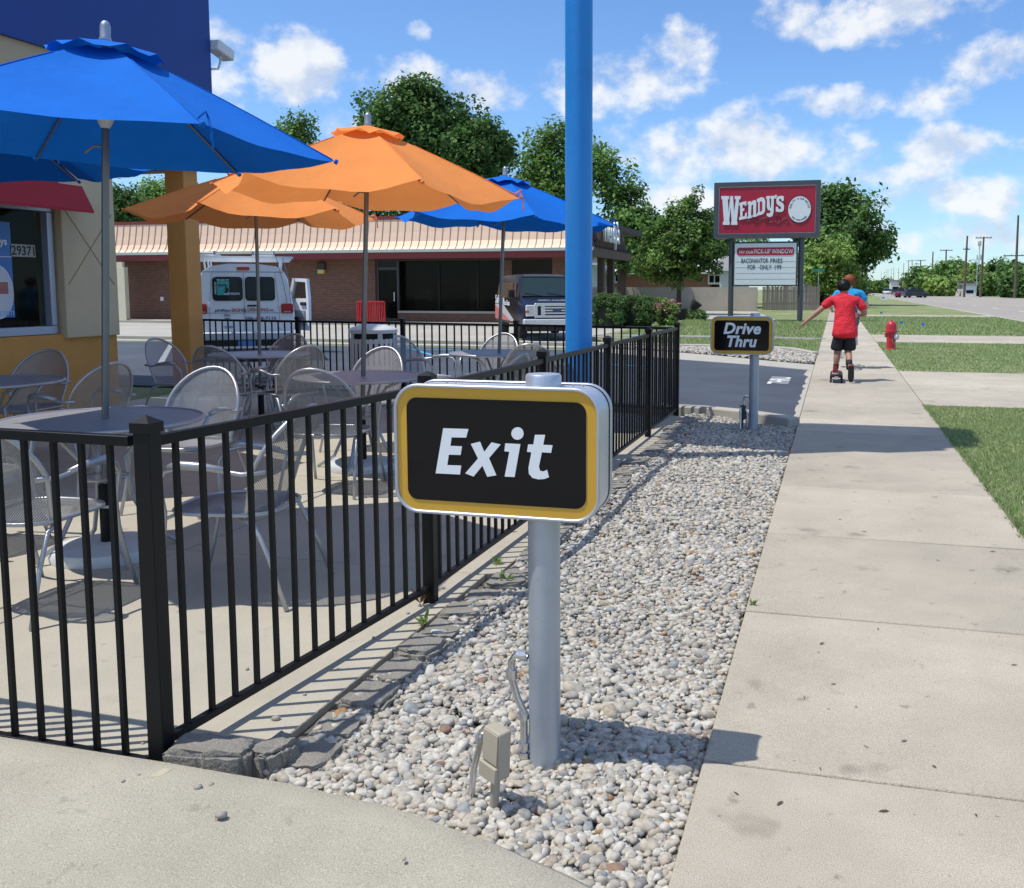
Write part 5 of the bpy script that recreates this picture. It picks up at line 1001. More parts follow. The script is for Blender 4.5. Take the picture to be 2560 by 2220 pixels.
for s in (-1, 1):
    MB().add([(s*.965, -1.42, 1.22), (s*.965, -2.15, 1.22), (s*.875, -2.15, 1.70), (s*.88, -1.75, 1.68)], [(0, 1, 2, 3)]).build('side_window', M('side_glass_warm', (.16, .10, .065), .12), t)
    MB().add([(s*.965, -2.3, 1.22), (s*.965, -5.2, 1.22), (s*.875, -5.2, 1.70), (s*.875, -2.3, 1.70)], [(0, 1, 2, 3)]).build('side_window', M('side_glass_warm', (.16, .10, .065)), t)
    l = MB().box(s*.80-.13, s*.80+.13, -.02, .035, .70, 1.03).build('headlight', M('headlight', (.72, .74, .76), .1, .3), t, bevel=.03)
    MB().box(s*.88-.05, s*.88+.05, .0, .04, .80, .87).build('indicator', M('amber', (.6, .16, .04), .2), l)
    m_ = MB().box(s*1.12-.1, s*1.12+.1, -1.42, -1.28, 1.24, 1.48).build('mirror', RUB, t, bevel=.03); MB().tube([(s*.97, -1.3, 1.2), (s*1.1, -1.34, 1.26)], .025, 6).build('mirror_arm', RUB, m_)
    for y in (-1.0, -4.3): wheel(t, s*.87, y, .37)
    pr = MB().add([(s*1.004, -1.35, .50), (s*1.004, -5.3, .50), (s*1.004, -5.3, 1.0), (s*1.004, -3.6, 1.0)], [(0, 1, 2, 3)]).build('side_graphic', M('graphic_grey', (.48, .46, .46), .4), t)
    MB().add([(s*1.008, -2.2, .50), (s*1.008, -5.3, .50), (s*1.008, -5.3, .95)], [(0, 1, 2)]).build('graphic_stripe', M('graphic_red', (.55, .14, .13), .4), pr)
fc = MB().box(-.66, .66, -.02, .02, .68, 1.03).build('grille', RUB, t)
MB().ring(rrect(-.68, .68, .66, 1.08, .05, 3), rrect(-.58, .58, .73, 1.0, .03, 3), lambda p: (p[0], .0, p[1]), lambda p: (p[0], .06, p[1])).build('grille_surround', VCHR, fc, bevel=.01)
for z in (.79, .87, .95): MB().box(-.40, .40, .03, .055, z-.022, z+.022).build('grille_bar', VCHR, fc)
for x in (-.42, .42): MB().box(x-.06, x+.06, .02, .05, .73, 1.0).build('grille_post', VCHR, fc)
MB().py([(.13*math.cos(2*PI*i/20), .87+.055*math.sin(2*PI*i/20)) for i in range(20)], .055, .07).build('emblem', M('emblem', (.05, .08, .2), .2), fc)
MB().box(-1.0, 1.0, -.12, .12, .44, .62).build('bumper', VCHR, t, bevel=.03); MB().box(-.9, .9, -.1, .06, .26, .435).build('air_dam', RUB, t)
TSX = Matrix(((0, 0, 1, 0), (1, 0, 0, 0), (0, 1, 0, 0), (0, 0, 0, 1)))
for s_, y, z, w_, h_, m_ in (('Safelite', -4.3, 1.16, 1.9, .28, WHITE), ('AutoGlass', -3.9, 1.03-.12+.12, 0, 0, None), ('AutoGlass', -3.0, 1.06, 1.3, .17, WHITE)):
    if m_: text('lettering', s_, w=w_, h=h_, mat=m_, parent=t, bold=.02, ex=.001, Mx=T(1.006, y, z)@TSX)
text('hood_words', 'Safelite AutoGlass', w=.95, h=.07, mat=WHITE, parent=t, bold=.015, ex=.001, Mx=T(0, -.40, 1.165)@Matrix.Rotation(PI, 4, 'Z')@Matrix.Rotation(R(12), 4, 'X'))

# --- far cars on the road
def car(label, loc, rz, body, tall=1.45, L=4.4, truck=False):
    t = thing('road_car', label, 'pickup truck' if truck else 'car', loc, rz)
    def s(y, w, z, w2): return [(-w, y, .3), (-w, y, .75), (-w2, y, z), (w2, y, z), (w, y, .75), (w, y, .3)]
    MB().loft([s(-L/2, .8, .7, .7), s(-L/2+.2, .88, .95, .78), s(L/2-.3, .88, .9, .78), s(L/2, .8, .68, .7)]).build('body', body, t, smooth=True, angle=40)
    y0, y1 = (-.2, .9) if truck else (-L/2+.25, L/2-1.2)
    MB().loft([s(y0, .8, .93, .72)] and [[(-.8, y0, .93), (.8, y0, .93), (.8, y1+.4, .93), (-.8, y1+.4, .93)], [(-.66, y0+.35, tall-.06), (.66, y0+.35, tall-.06), (.66, y1, tall-.06), (-.66, y1, tall-.06)]]).build('windows', VGLASS, t)
    MB().box(-.65, .65, y0+.36, y1-.01, tall-.058, tall).build('roof', body, t, bevel=.03)
    for x in (-.8, .8):
        for y in (-L/2+.8, L/2-.85): wheel(t, x, y, .32, .2)
    for x in (-.65, .65): MB().box(x-.1, x+.1, -L/2-.02, -L/2+.02, .68, .8).build('tail_light', REDLT, t)
cw, cg, ck, cr = M('car_white', (.70, .71, .72), .25, coat=.5), M('car_silver', (.45, .46, .48), .25, .5), M('car_black', (.02, .02, .025), .2, coat=.5), M('car_maroon', (.20, .02, .025), .25, coat=.5)
for lb, px, py, rz, m_, tall, tr, L in [('white car on the far road at the tail of the queue', 2145, 735, 0, cw, 1.5, False, 4.4), ('dark car beside the white car in the far queue', 2168, 735, 0, ck, 1.5, False, 4.4), ('white minivan at the head of the oncoming far cars', 2215, 735, PI, cw, 1.75, False, 4.8), ('silver car among the oncoming far cars', 2225, 735, PI, cg, 1.5, False, 4.4), ('black car among the oncoming far cars', 2236, 736, PI, ck, 1.5, False, 4.4),
        ('maroon sport utility car among the oncoming far cars', 2252, 736.5, PI, cr, 1.85, False, 4.9), ('maroon pickup crossing toward the near lane', 2272, 743, -1.35, cr, 1.8, True, 5.4), ('dark sedan crossing behind the maroon pickup', 2288, 743.5, -1.2, ck, 1.5, False, 4.5)]:
    p = gp(px, py); car(lb, (p.x, p.y, -.05), rz, m_, tall, L, tr)

# ================= HYDRANT, FLAGS, SMALL SIGNS =================
p = gp(2227, 872); t = thing('fire_hydrant', 'red fire hydrant with a white side cap on the verge', 'hydrant', (p.x, p.y, -.02))
MB().lathe([(.15, 0), (.15, .03), (.115, .04), (.11, .44), (.115, .445)], 20).build('barrel', RED, t, smooth=True, angle=35)
MB().lathe([(.165, .44), (.165, .475), (.14, .48), (.135, .51)], 20).build('flange', RED, t, smooth=True, angle=35)
MB().lathe([(.13, .51), (.13, .60), (.115, .66), (.075, .70), (.03, .715), (.03, .735), (.005, .738)], 20).build('bonnet', RED, t, smooth=True, angle=35)
MB().lathe([(.075, .09), (.08, .13), (.07, .16), (.02, .165)], 14, c=(.02, 0, .33), M=Matrix.Rotation(R(60), 4, 'Z')@Matrix.Rotation(PI/2, 4, 'X')).build('pumper_cap', WPAINT, t, smooth=True)
MB().lathe([(.055, .09), (.055, .14), (.03, .16), (.005, .162)], 12, c=(0, 0, .36), M=Matrix.Rotation(-PI/2, 4, 'Y')).build('hose_cap', RED, t, smooth=True)
MB().tube([(.02, -.12, .30), (.03, -.13, .2), (.06, -.12, .1), (.10, -.1, .22)], .006, 5).build('chain', GALV, t)
FB = M('flag_blue', (.02, .16, .55), .6)
for px, py, lb in ((2303, 838, 'small blue utility flag in the grass right of the hydrant'), (2249, 832, 'small blue utility flag close behind the hydrant'), (2200, 800, 'small blue utility flag on the far strip of verge')):
    p = gp(px, py); t = thing('marker_flag', lb, 'flag', (p.x, p.y, -.02)); MB().tube([(0, 0, 0), (.01, 0, .42)], .004, 5).build('wire', GALV, t)
    MB().loft([[(0, 0, .32), (0, .004, .32), (0, .004, .42), (0, 0, .42)], [(.05, .02, .33), (.05, .024, .33), (.05, .024, .41), (.05, .02, .41)], [(.10, -.01, .32), (.10, -.006, .32), (.10, -.006, .42), (.10, -.01, .42)]]).build('flag', FB, t)
p = gp(2210, 752); t = thing('yard_sign', 'small white yard sign on wire legs in the far verge', 'sign', (p.x, p.y, -.02)); s_ = p.y*16/2400
MB().box(-s_/2, s_/2, -.02, .02, .15, .15+s_*.62).build('board', WPAINT, t); 
for x in (-s_/3, s_/3): MB().tube([(x, 0, 0), (x, 0, .3)], .015, 5).build('leg', GALV, t)
MB().box(-s_*.35, s_*.1, -.026, -.021, .15+s_*.2, .15+s_*.42).build('print', M('print_grey', (.25, .25, .35), .6), t)
Y = 62.; x, z1 = onY(2020+18, 673, Y).x, onY(2038, 672, Y).z; t = thing('street_sign', 'green street name sign on a thin post beyond the board fence', 'sign', (x, 74, 0))
k = 74/62; MB().tube([(0, 0, 0), (0, 0, 1.5+(z1-1.5)*k)], .03, 6).build('post', GALV, t); zz_ = 1.5+(z1-1.5)*k
MB().box(-.45, .45, -.02, .02, zz_-.22, zz_).build('blade', M('sign_green', (.02, .20, .13), .5), t)

# ================= UTILITY POLES, FAR SIGN, MAST =================
rs = random.Random(6)
def upole(i, pxb, pyb, pxt, pyt, arms, label):
    p = gp(pxb, pyb); d = p.y; zt = onY(pxt, pyt, d).z; xt = onY(pxt, pyt, d).x-p.x
    t = thing('utility_pole', label, 'utility pole', (p.x, p.y, -.05), 0, 'utility poles along the road')
    MB().tube([(0, 0, 0), (xt*.9, 0, zt)], [.24, .15], 8).build('pole', POLEW, t, smooth=True)
    for (dz, w_) in arms:
        a = MB().box(-w_, w_, -.08, .08, zt-dz, zt-dz+.16).build('crossarm', POLEW, t); a.location.x = xt*.9*(zt-dz)/zt
        for x in (-w_*.9, -w_*.4, w_*.4, w_*.9): MB().lathe([(.05, 0), (.07, .1), (.03, .22)], 6, c=(x, 0, zt-dz+.16)).build('insulator', GALV, a)
Z7 = lambda x, y: (2200+x/5.742, 560+y/5.742)
poles = [((1935, 1062), (1985, -130), [(6.6, 2.0)]), ((1440, 1047), (1492, 178), [(.3, 1.4), (7.0, 1.6)]), ((1205, 1045), (1256, 165), [(8.6, 1.6), (2.6, .6)]), ((935, 1022), (950, 362), [(.3, 1.4)]), ((735, 1010), (762, 395), [(4.0, 1.3)]), ((575, 1000), (582, 512), [(.3, 1.5)]), ((460, 975), (460, 515), [(.3, 1.2)]), ((405, 968), (408, 520), [(.5, 1.2), (6, 1.2)]), ((330, 962), (342, 562), [(7, 1.2)]), ((265, 955), (265, 632), [(4, 1.2)]), ((195, 952), (196, 615), [(7, 1.2)]), ((160, 950), (160, 642), [(1, 1.2)]), ((115, 948), (114, 652), [(1, 1.2)]), ((85, 946), (88, 655), [(4, 1.2)]), ((60, 945), (60, 690), [(1, 1.2)]), ((18, 943), (18, 690), [(2, 1.2)])]
lab = ['leaning brown utility pole with one crossarm by the far kerb', 'utility pole with two crossarms next to the far shop sign', 'dark single-arm utility pole in front of the far trees']+['slender utility pole in the far row along the road']*13
for i, (b, tt, arms) in enumerate(poles): upole(i, *Z7(*b), *Z7(*tt), arms, lab[i])
p = gp(*Z7(1590, 1035)); t = thing('shop_sign', 'far shop sign with blue top and beige panel on dark base', 'sign', (p.x, p.y, -.05)); k = p.y/2400/5.742
MB().box(-.3, .3, -.2, .2, 0, 150*k).build('base', ck, t); MB().box(-52*k, 52*k, -.25, .25, 150*k, 215*k).build('panel', M('sign_beige', (.55, .52, .40), .6), t); MB().box(-52*k, 52*k, -.25, .25, 216*k, 255*k).build('header', M('sign_sky', (.16, .32, .62), .6), t)
p = gp(*Z7(1400, 985)); t = thing('antenna_mast', 'thin pale antenna mast above the far trees', 'mast', (p.x, p.y, 0)); zt = onY(*Z7(1410, 245), p.y).z; k = p.y/2400/5.742
MB().tube([(0, 0, 0), (0, 0, zt)], [.5, .25], 8).build('mast', WPAINT, t)
for dz in (.0, .27): 
    for a in range(4): MB().box(-.15, .15, 30*k*(1 if dz else .6), 30*k*(1 if dz else .6)+.2, zt-zt*dz-2, zt-zt*dz, M=Matrix.Rotation(a*PI/2+.5, 4, 'Z')).build('antenna', GALV, t)
# street lamps across the road
for b, tt in (((600, 1000), (620, 712)), ((800, 1000), (822, 722)), ((1290, 1040), (1305, 520)), ((470, 980), (495, 735))):
    p = gp(*Z7(*b)); zt = onY(*Z7(*tt), p.y).z; x = onY(*Z7(*tt), p.y).x-p.x; t = thing('street_lamp', 'thin street lamp among the far trees across the road', 'street lamp', (p.x, p.y, 0), 0, 'street lamps across the road')
    MB().tube([(x+1.2, 0, 0), (x+1.2, 0, zt-.4), (x+.9, 0, zt), (x, 0, zt+.1)], .07, 6).build('pole', GALV, t); MB().box(x-.7, x+.1, -.2, .2, zt, zt+.16).build('lamp_head', WPAINT, t, bevel=.05)
# far shops at the end of the road
for lb, px0, px1, pt, m_, Y in (('far white shop block at the end of the road', 2226, 2252, 703, SID, 330), ('far yellow shop at the end of the road', 2260, 2271, 697, M('shop_yellow', (.50, .36, .12), .8), 320), ('low white roadside building across the road', 2410, 2440, 713, SID, 210), ('low white building end under the far trees', 2352, 2372, 716, SID, 215), ('far pale building left of the road end', 2200, 2216, 712, SID, 350)):
    xa, xb_ = onY(px0, 720, Y).x, onY(px1, 720, Y).x; zt = onY(px0, pt, Y).z; t = thing('far_shop', lb, 'building', (0, 0, 0))
    MB().box(xa, xb_, Y, Y+15, -.1, zt).build('wall', m_, t); MB().box(xa-.3, xb_+.3, Y-.3, Y+15.3, zt, zt+.4).build('roof', RFG, t)
    MB().box(xa+(xb_-xa)*.2, xa+(xb_-xa)*.8, Y-.05, Y-.01, .6, zt*.55).build('window', GLASS, t)

# ================= TREES AND SHRUBS =================
def leaf_cloud(name, centres, radii, n, size, mat, parent, seed, flat=.75, up=.4, spray=0.):
    """leaf-sized quads spread through clumps; centres (m,3), radii (m,)"""
    rg = np.random.default_rng(seed); C = np.asarray(centres); r = np.asarray(radii); w = r**2; idx = rg.choice(len(C), n, p=w/w.sum())
    d = rg.normal(size=(n, 3)); d /= np.linalg.norm(d, axis=1)[:, None]; rad = r[idx]*rg.uniform(.35, 1.08, n)**.7
    P = C[idx]+d*rad[:, None]*np.array([1, 1, flat])
    if spray: sd = C-C.mean(0); sd /= np.linalg.norm(sd, axis=1)[:, None]+1e-6; sd += np.array([0, 0, .7])+rg.normal(0, .35, sd.shape); P += (sd[idx]*(r[idx]*np.clip(rg.normal(0, spray, n), -1.3*spray, 1.3*spray))[:, None]); d = d*.6+sd[idx]*.5
    nr = d*.7+rg.normal(size=(n, 3))*.6+np.array([0, 0, up]); nr /= np.linalg.norm(nr, axis=1)[:, None]
    a = np.cross(nr, rg.normal(size=(n, 3))); a /= np.linalg.norm(a, axis=1)[:, None]; b = np.cross(nr, a); s = size*rg.uniform(.6, 1.35, n)[:, None]
    V = np.stack([P-a*s*.5, P+b*s*.32+a*s*.05, P+a*s*.6, P-b*s*.32+a*s*.05], 1)
    V[:, 2] -= nr*s*.12
    return npmesh(name, V.reshape(-1, 3), np.arange(n*4).reshape(-1, 4), mat, parent)
def tree(name, label, loc, H, trunk_r, ells, nclump, nleaf, size, mat, seed, clump=(.5, 1.1), trunk_h=None, group=None, cat='tree', limbs=7, bark=BARK):
    """ells: list of crown ellipsoids (x,y,z,rx,ry,rz) in metres above the base"""
    t = thing(name, label, cat, loc, 0, group); rg = np.random.default_rng(seed); q = random.Random(seed)
    vol = np.array([e[3]*e[4]*e[5] for e in ells]); pk = rg.choice(len(ells), nclump, p=vol/vol.sum()); E_ = np.array(ells)[pk]
    d = rg.normal(size=(nclump, 3)); d /= np.linalg.norm(d, axis=1)[:, None]; rr = rg.uniform(.25, 1., nclump)**.55
    C = E_[:, :3]+d*E_[:, 3:]*rr[:, None]; rad = rg.uniform(*clump, nclump)
    th = trunk_h or H*.45; mb = MB(); lean = q.uniform(-.03, .03)*H
    mb.tube([(0, 0, -.1), (lean*.2, 0, th*.5), (lean*.6, 0, th), (lean, 0, th+(H-th)*.45)], [trunk_r*1.15, trunk_r*.85, trunk_r*.65, trunk_r*.2], 9)
    tr = mb.build('trunk', bark, t, smooth=True)
    far_ = sorted(range(nclump), key=lambda i: rg.random())[:limbs]
    for i in far_:
        c = C[i]; z0 = th*q.uniform(.75, 1.15); MB().tube([(lean*.6*z0/th, 0, z0), tuple(np.array([lean*.5, 0, z0])*.45+c*.55+np.array([0, 0, -.1*H*.1])), tuple(c)], [trunk_r*.42, trunk_r*.26, trunk_r*.07], 6).build('limb', bark, tr)
    leaf_cloud('crown', C, rad, nleaf, size, mat, t, seed+1, spray=.15)
    return t
def at(px, Y): return onY(px, 722, Y).x
def em(Y): return Y*1.03/2400            # metres per photo pixel at distance Y
# big trees behind the brick restaurant
def bgtree(label, Y, ptop, blobs, mat, seed, n=20000, nc=190, size=.29, clump=(.55, 1.4), tr=.35, name='broad_tree', cl=9, group='big trees behind the brick restaurant'):
    k = em(Y); xs = sum(b[0]*b[2]*b[3] for b in blobs)/sum(b[2]*b[3] for b in blobs); X = at(xs, Y); zt = onY(xs, ptop, Y).z
    el = []
    for (px, py, rx, ry) in blobs: q = onY(px, py, Y); el.append((q.x-X, 0, q.z, rx*k, (rx+ry)/2*k, ry*k))
    return tree(name, label, (X, Y, -.05), zt, tr, el, nc, n, size, mat, seed, clump, trunk_h=zt*.35, group=group, limbs=cl)
bgtree('tallest dark green tree rising over the brick restaurant roof', 60, 185, [(1030, 330, 120, 130), (1120, 400, 130, 110), (960, 420, 90, 90), (1210, 420, 75, 90), (1060, 250, 80, 60), (1225, 340, 40, 60), (1238, 275, 16, 30), (925, 275, 45, 35), (1130, 300, 70, 60)], LEAF1, 21, n=42000, nc=340, clump=(.5, 1.25))
bgtree('light green tree touching the left side of the blue column', 66, 305, [(1380, 440, 70, 120), (1330, 480, 60, 90), (1400, 350, 45, 50), (1300, 520, 60, 60)], LEAF2, 22, n=13000)
bgtree('airy tree with open branches right of the blue column', 64, 370, [(1520, 450, 60, 70), (1560, 520, 70, 80), (1490, 400, 40, 40), (1600, 600, 60, 80), (1540, 620, 80, 60)], LEAF2, 23, n=11000, nc=120, clump=(.5, 1.1))
bgtree('small pointed tree left of the tallest tree above the umbrellas', 62, 270, [(745, 350, 45, 60), (790, 400, 40, 50), (710, 380, 35, 50), (770, 310, 20, 35)], LEAF2, 24, n=6000, nc=70)
bgtree('dark evergreen mass left of the brown porch post', 58, 455, [(300, 530, 45, 70), (260, 520, 50, 70), (330, 560, 25, 40)], LEAF1, 25, n=6000, nc=70)
bgtree('pale tree just left of the brown porch post', 70, 445, [(400, 500, 45, 50), (380, 540, 40, 30), (440, 480, 40, 40)], LEAF2, 26, n=5000, nc=60)
bgtree('dark tree hidden low behind the umbrellas', 64, 500, [(850, 520, 70, 50), (1000, 530, 110, 50), (1150, 520, 100, 50), (700, 530, 90, 40)], LEAF1, 27, n=9000, nc=100)
# right of the sign
bgtree('very large dark tree over the walk behind the roadside sign', 92, 470, [(2090, 600, 100, 110), (2150, 580, 70, 90), (2050, 540, 70, 70), (2100, 520, 70, 50), (2185, 620, 35, 45), (2060, 680, 60, 50), (2210, 610, 25, 20)], LEAF1, 28, n=22000, nc=220, size=.42, clump=(.8, 1.6), tr=.6, name='shade_tree', group=None)
bgtree('lighter rounded tree in front of the large dark tree', 80, 580, [(2075, 650, 45, 50), (2040, 680, 40, 35), (2095, 690, 40, 30)], LEAF3, 29, n=8000, nc=80, name='shade_tree', group=None)
bgtree('low dark foliage filling under the large shade tree', 96, 690, [(2100, 720, 60, 30), (2060, 725, 40, 30)], LEAF1, 30, n=5000, nc=60, name='shade_tree', group=None)
bgtree('green tree mass behind the maple and the brick house', 100, 560, [(1640, 620, 100, 50), (1760, 620, 90, 60), (1880, 640, 90, 50)], LEAF2, 31, n=9000, nc=110, size=.42, name='yard_tree', group=None)
# maple in front of the wall
k = em(57); X = at(1697, 57); el = []
for (px, py, rx, ry) in [(1700, 620, 95, 75), (1650, 640, 60, 60), (1750, 610, 60, 70), (1720, 560, 70, 45), (1690, 520, 40, 30), (1740, 490, 24, 30), (1700, 490, 18, 22), (1620, 670, 40, 35), (1790, 650, 35, 35), (1640, 590, 45, 40), (1715, 690, 60, 25)]:
    q = onY(px, py, 57); el.append((q.x-X, 0, q.z, rx*k, (rx+ry)/2*k, ry*k))
tree('maple_tree', 'round maple tree with dark trunk left of the roadside sign', (X, 57, -.03), onY(1730, 462, 57).z, .17, el, 210, 21000, .20, LEAF4, 33, (.30, .62), trunk_h=2.4, limbs=10)
# willow wisps under the maple on the wall
# trees across the road
rs = random.Random(9)
for i, (px, pyt, w, Y, m_) in enumerate([(2300, 668, 45, 300, LEAF1), (2335, 672, 40, 260, LEAF2), (2372, 650, 48, 240, LEAF2), (2405, 655, 42, 235, LEAF1), (2430, 672, 40, 225, LEAF3), (2460, 690, 30, 215, LEAF2), (2490, 642, 50, 250, LEAF1), (2520, 650, 40, 235, LEAF1), (2556, 652, 45, 220, LEAF1), (2350, 700, 30, 215, LEAF3), (2545, 690, 34, 180, LEAF1), (2280, 690, 25, 330, LEAF1), (2215, 700, 18, 340, LEAF1), (2180, 705, 20, 360, LEAF2)]):
    k = em(Y); X = at(px, Y); zt = onY(px, pyt, Y).z; zm = zt*.55
    tree('roadside_tree', ['dark bushy tree in the far row across the road', 'mid green tree in the far row across the road', 'bright green tree in the far row across the road'][[LEAF1, LEAF2, LEAF3].index(m_)], (X, Y, -.1), zt, .3, [(0, 0, zm, w*k*.7, w*k*.7, zt*.44), (w*k*.4, 0, zm*.9, w*k*.5, w*k*.5, zt*.34), (-w*k*.4, 0, zm*.85, w*k*.5, w*k*.5, zt*.33)], 45, 2600, 1.0, m_, 60+i, (1.2, 2.2), trunk_h=zt*.3, group='trees in the far row across the road', limbs=3)
# hedges and flowers by the brick restaurant
def shrub(name, label, px, py, w, h, mat, seed, n=10000, size=.075, box=.5, cat='shrub'):
    p = gp(px, py); k = em(p.y); W_, H_ = w*k/2, h*k; t = thing(name, label, cat, (p.x, p.y, -.03)); rg = np.random.default_rng(seed)
    m = 170; th = rg.uniform(0, 2*PI, m); ph = rg.uniform(-.5, 1, m); C = []
    for a, b in zip(th, ph):
        c = math.cos(b*PI/2); C.append((W_*.86*math.copysign(abs(math.cos(a))**box, math.cos(a))*max(c, .15)**.5, W_*.8*math.copysign(abs(math.sin(a))**box, math.sin(a))*max(c, .15)**.5, H_*(.5+.44*math.copysign(abs(math.sin(b*PI/2))**.8, b))))
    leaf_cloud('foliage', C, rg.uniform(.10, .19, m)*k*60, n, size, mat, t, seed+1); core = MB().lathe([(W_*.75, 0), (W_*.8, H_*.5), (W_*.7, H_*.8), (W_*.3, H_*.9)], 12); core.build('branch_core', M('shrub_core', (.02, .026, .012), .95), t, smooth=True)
    return t, W_, H_
shrub('hedge_bush', 'large clipped square bush next to the blue column', 1520, 817, 92, 84, LEAF5, 41)
shrub('hedge_bush', 'rounded clipped bush right of the larger square bush', 1592, 815, 98, 76, LEAF5, 42)
shrub('leafy_shrub', 'bright green shrub behind the rounded clipped bush', 1650, 798, 45, 52, LEAF3, 43, 2500, .09)
shrub('low_plant', 'dark grassy plant on the kerb beside the flower bush', 1737, 797, 55, 18, LEAF1, 44, 1500, .12)
t, W_, H_ = shrub('flower_bush', 'green bush covered with pink flowers near the fence end post', 1668, 815, 48, 58, LEAF3, 45, 2500, .09)
rg = np.random.default_rng(46); C = np.column_stack([rg.normal(0, W_*.6, 60), rg.normal(0, W_*.5, 60), rg.uniform(H_*.55, H_*1.1, 60)])
leaf_cloud('blossom', C, np.full(60, .13), 800, .08, leafmat('petal_pink', (.26, .07, .10), (.36, .14, .16), (.42, .26, .25), 1.3), t, 47)
p = gp(1696, 800); t = thing('planter', 'dark round planter at the foot of the maple', 'planter', (p.x, p.y, -.02)); MB().lathe([(.28, 0), (.42, .3), (.45, .55), (.40, .6), (.36, .56), (.02, .5)], 18).build('pot', RUB, t, smooth=True)
# weeds in the joint by the blocks
for i, (px, py, s_) in enumerate([(1062, 1562, .08), (1130, 1520, .05), (1262, 1465, .09), (1243, 1410, .06), (1882, 1512, .05)]):
    p = gp(px, py); t = thing('weed', ['small leafy weed growing beside the fence post foot', 'tiny green weed between the edging blocks'][0 if i == 0 else 1] if px < 1800 else 'tiny weed at the left edge of the sidewalk joint', 'weed', (p.x, p.y, -.01), 0, 'weeds between the blocks' if 0 < i < 4 else None)
    q = random.Random(i); mb = MB()
    for j in range(16):
        a = q.uniform(0, 2*PI); l = s_*q.uniform(.3, .7); h = s_*q.uniform(.3, 1); c, s2_ = math.cos(a), math.sin(a); w_ = s_*.1
        mb.add([(0, 0, 0), (c*l*.5-s2_*w_, s2_*l*.5+c*w_, h*.7), (c*l, s2_*l, h), (c*l*.5+s2_*w_, s2_*l*.5-c*w_, h*.7)], [(0, 1, 2, 3)])
    mb.build('leaves', LEAF3, t)
p = gp(1058, 1512); t = thing('dry_leaf', 'curled brown dead leaf at the foot of the fence post', 'leaf', (p.x-.01, p.y-.01, .01)); mb = MB()
for j in range(5): a = j*1.3; mb.add([(0, 0, 0), (.035*math.cos(a), .035*math.sin(a), .03), (.05*math.cos(a+.4), .05*math.sin(a+.4), .055+.01*j), (.03*math.cos(a+.9), .03*math.sin(a+.9), .035)], [(0, 1, 2, 3)])
mb.build('blade', M('dead_leaf', (.16, .075, .035), .8, var=.2, vs=30), t)

# ================= PEOPLE =================
def skin(name, J, E_, mat, parent=None, sub=2):
    bm = bmesh.new(); L = bm.verts.layers.skin.verify(); vs = {}
    for i, (k, (p, r)) in enumerate(J.items()):
        v = bm.verts.new(p); rr = r if isinstance(r, tuple) else (r, r); v[L].radius = rr; v[L].use_root = (i == 0); vs[k] = v
    for a, b in E_: bm.edges.new((vs[a], vs[b]))
    me = bpy.data.meshes.new(name); bm.to_mesh(me); bm.free(); me.materials.append(mat); o = bpy.data.objects.new(name, me); COL.objects.link(o)
    s = o.modifiers.new('skin', 'SKIN'); s.use_smooth_shade = True; s.branch_smoothing = .6; m = o.modifiers.new('sub', 'SUBSURF'); m.levels = m.render_levels = sub
    if parent is not None: o.parent = parent
    return o
def hand(J, E_, pre, wrist, d, side, palm_n, s=.8):
    """palm and five curled fingers; d = direction of hand, side = direction of thumb"""
    d = Vector(d).normalized(); side = Vector(side).normalized(); n_ = Vector(palm_n).normalized(); w = Vector(wrist)
    J[pre+'p'] = (w+d*.05*s, (.026*s, .018*s)); E_.append((pre, pre+'p'))
    for i, (o_, L_) in enumerate(((.030, .07), (.011, .078), (-.010, .072), (-.030, .056))):
        b = w+d*.09*s+side*o_*s; J[f'{pre}f{i}a'] = (b, .0085*s); J[f'{pre}f{i}b'] = (b+d*L_*.5*s+n_*.008*s, .0075*s); J[f'{pre}f{i}c'] = (b+d*L_*.9*s+n_*.03*s, .006*s)
        E_ += [(pre+'p', f'{pre}f{i}a'), (f'{pre}f{i}a', f'{pre}f{i}b'), (f'{pre}f{i}b', f'{pre}f{i}c')]
    J[pre+'ta'] = (w+d*.035*s+side*.038*s+n_*.01*s, .010*s); J[pre+'tb'] = (w+d*.075*s+side*.052*s+n_*.022*s, .008*s); E_ += [(pre+'p', pre+'ta'), (pre+'ta', pre+'tb')]
def hair_cap(parent, c, r, mat, seed, n=2600, curl=.02):
    core = MB().lathe([(r*.55, -r*.95), (r*.9, -r*.55), (r*1.03, 0), (r*.85, r*.6), (r*.45, r*.95), (.004, r*1.05)], 18, c=c); o = core.build('hair', mat, parent, smooth=True)
    rg = np.random.default_rng(seed); d = rg.normal(size=(n, 3)); d /= np.linalg.norm(d, axis=1)[:, None]; d = d[(d[:, 2] > -.75) & ~((d[:, 1] > .45) & (d[:, 2] < .35))]
    P = np.array(c)+d*r*1.0; a = np.cross(d, rg.normal(size=d.shape)); a /= np.linalg.norm(a, axis=1)[:, None]; s = curl*rg.uniform(.7, 1.4, len(d))[:, None]; b = np.cross(d, a)
    V = np.stack([P-a*s, P+b*s*.5+d*s*.5, P+a*s+d*s*.2, P-b*s*.5+d*s*.6], 1).reshape(-1, 3); npmesh('hair_tuft', V, np.arange(len(V)).reshape(-1, 4), mat, o)
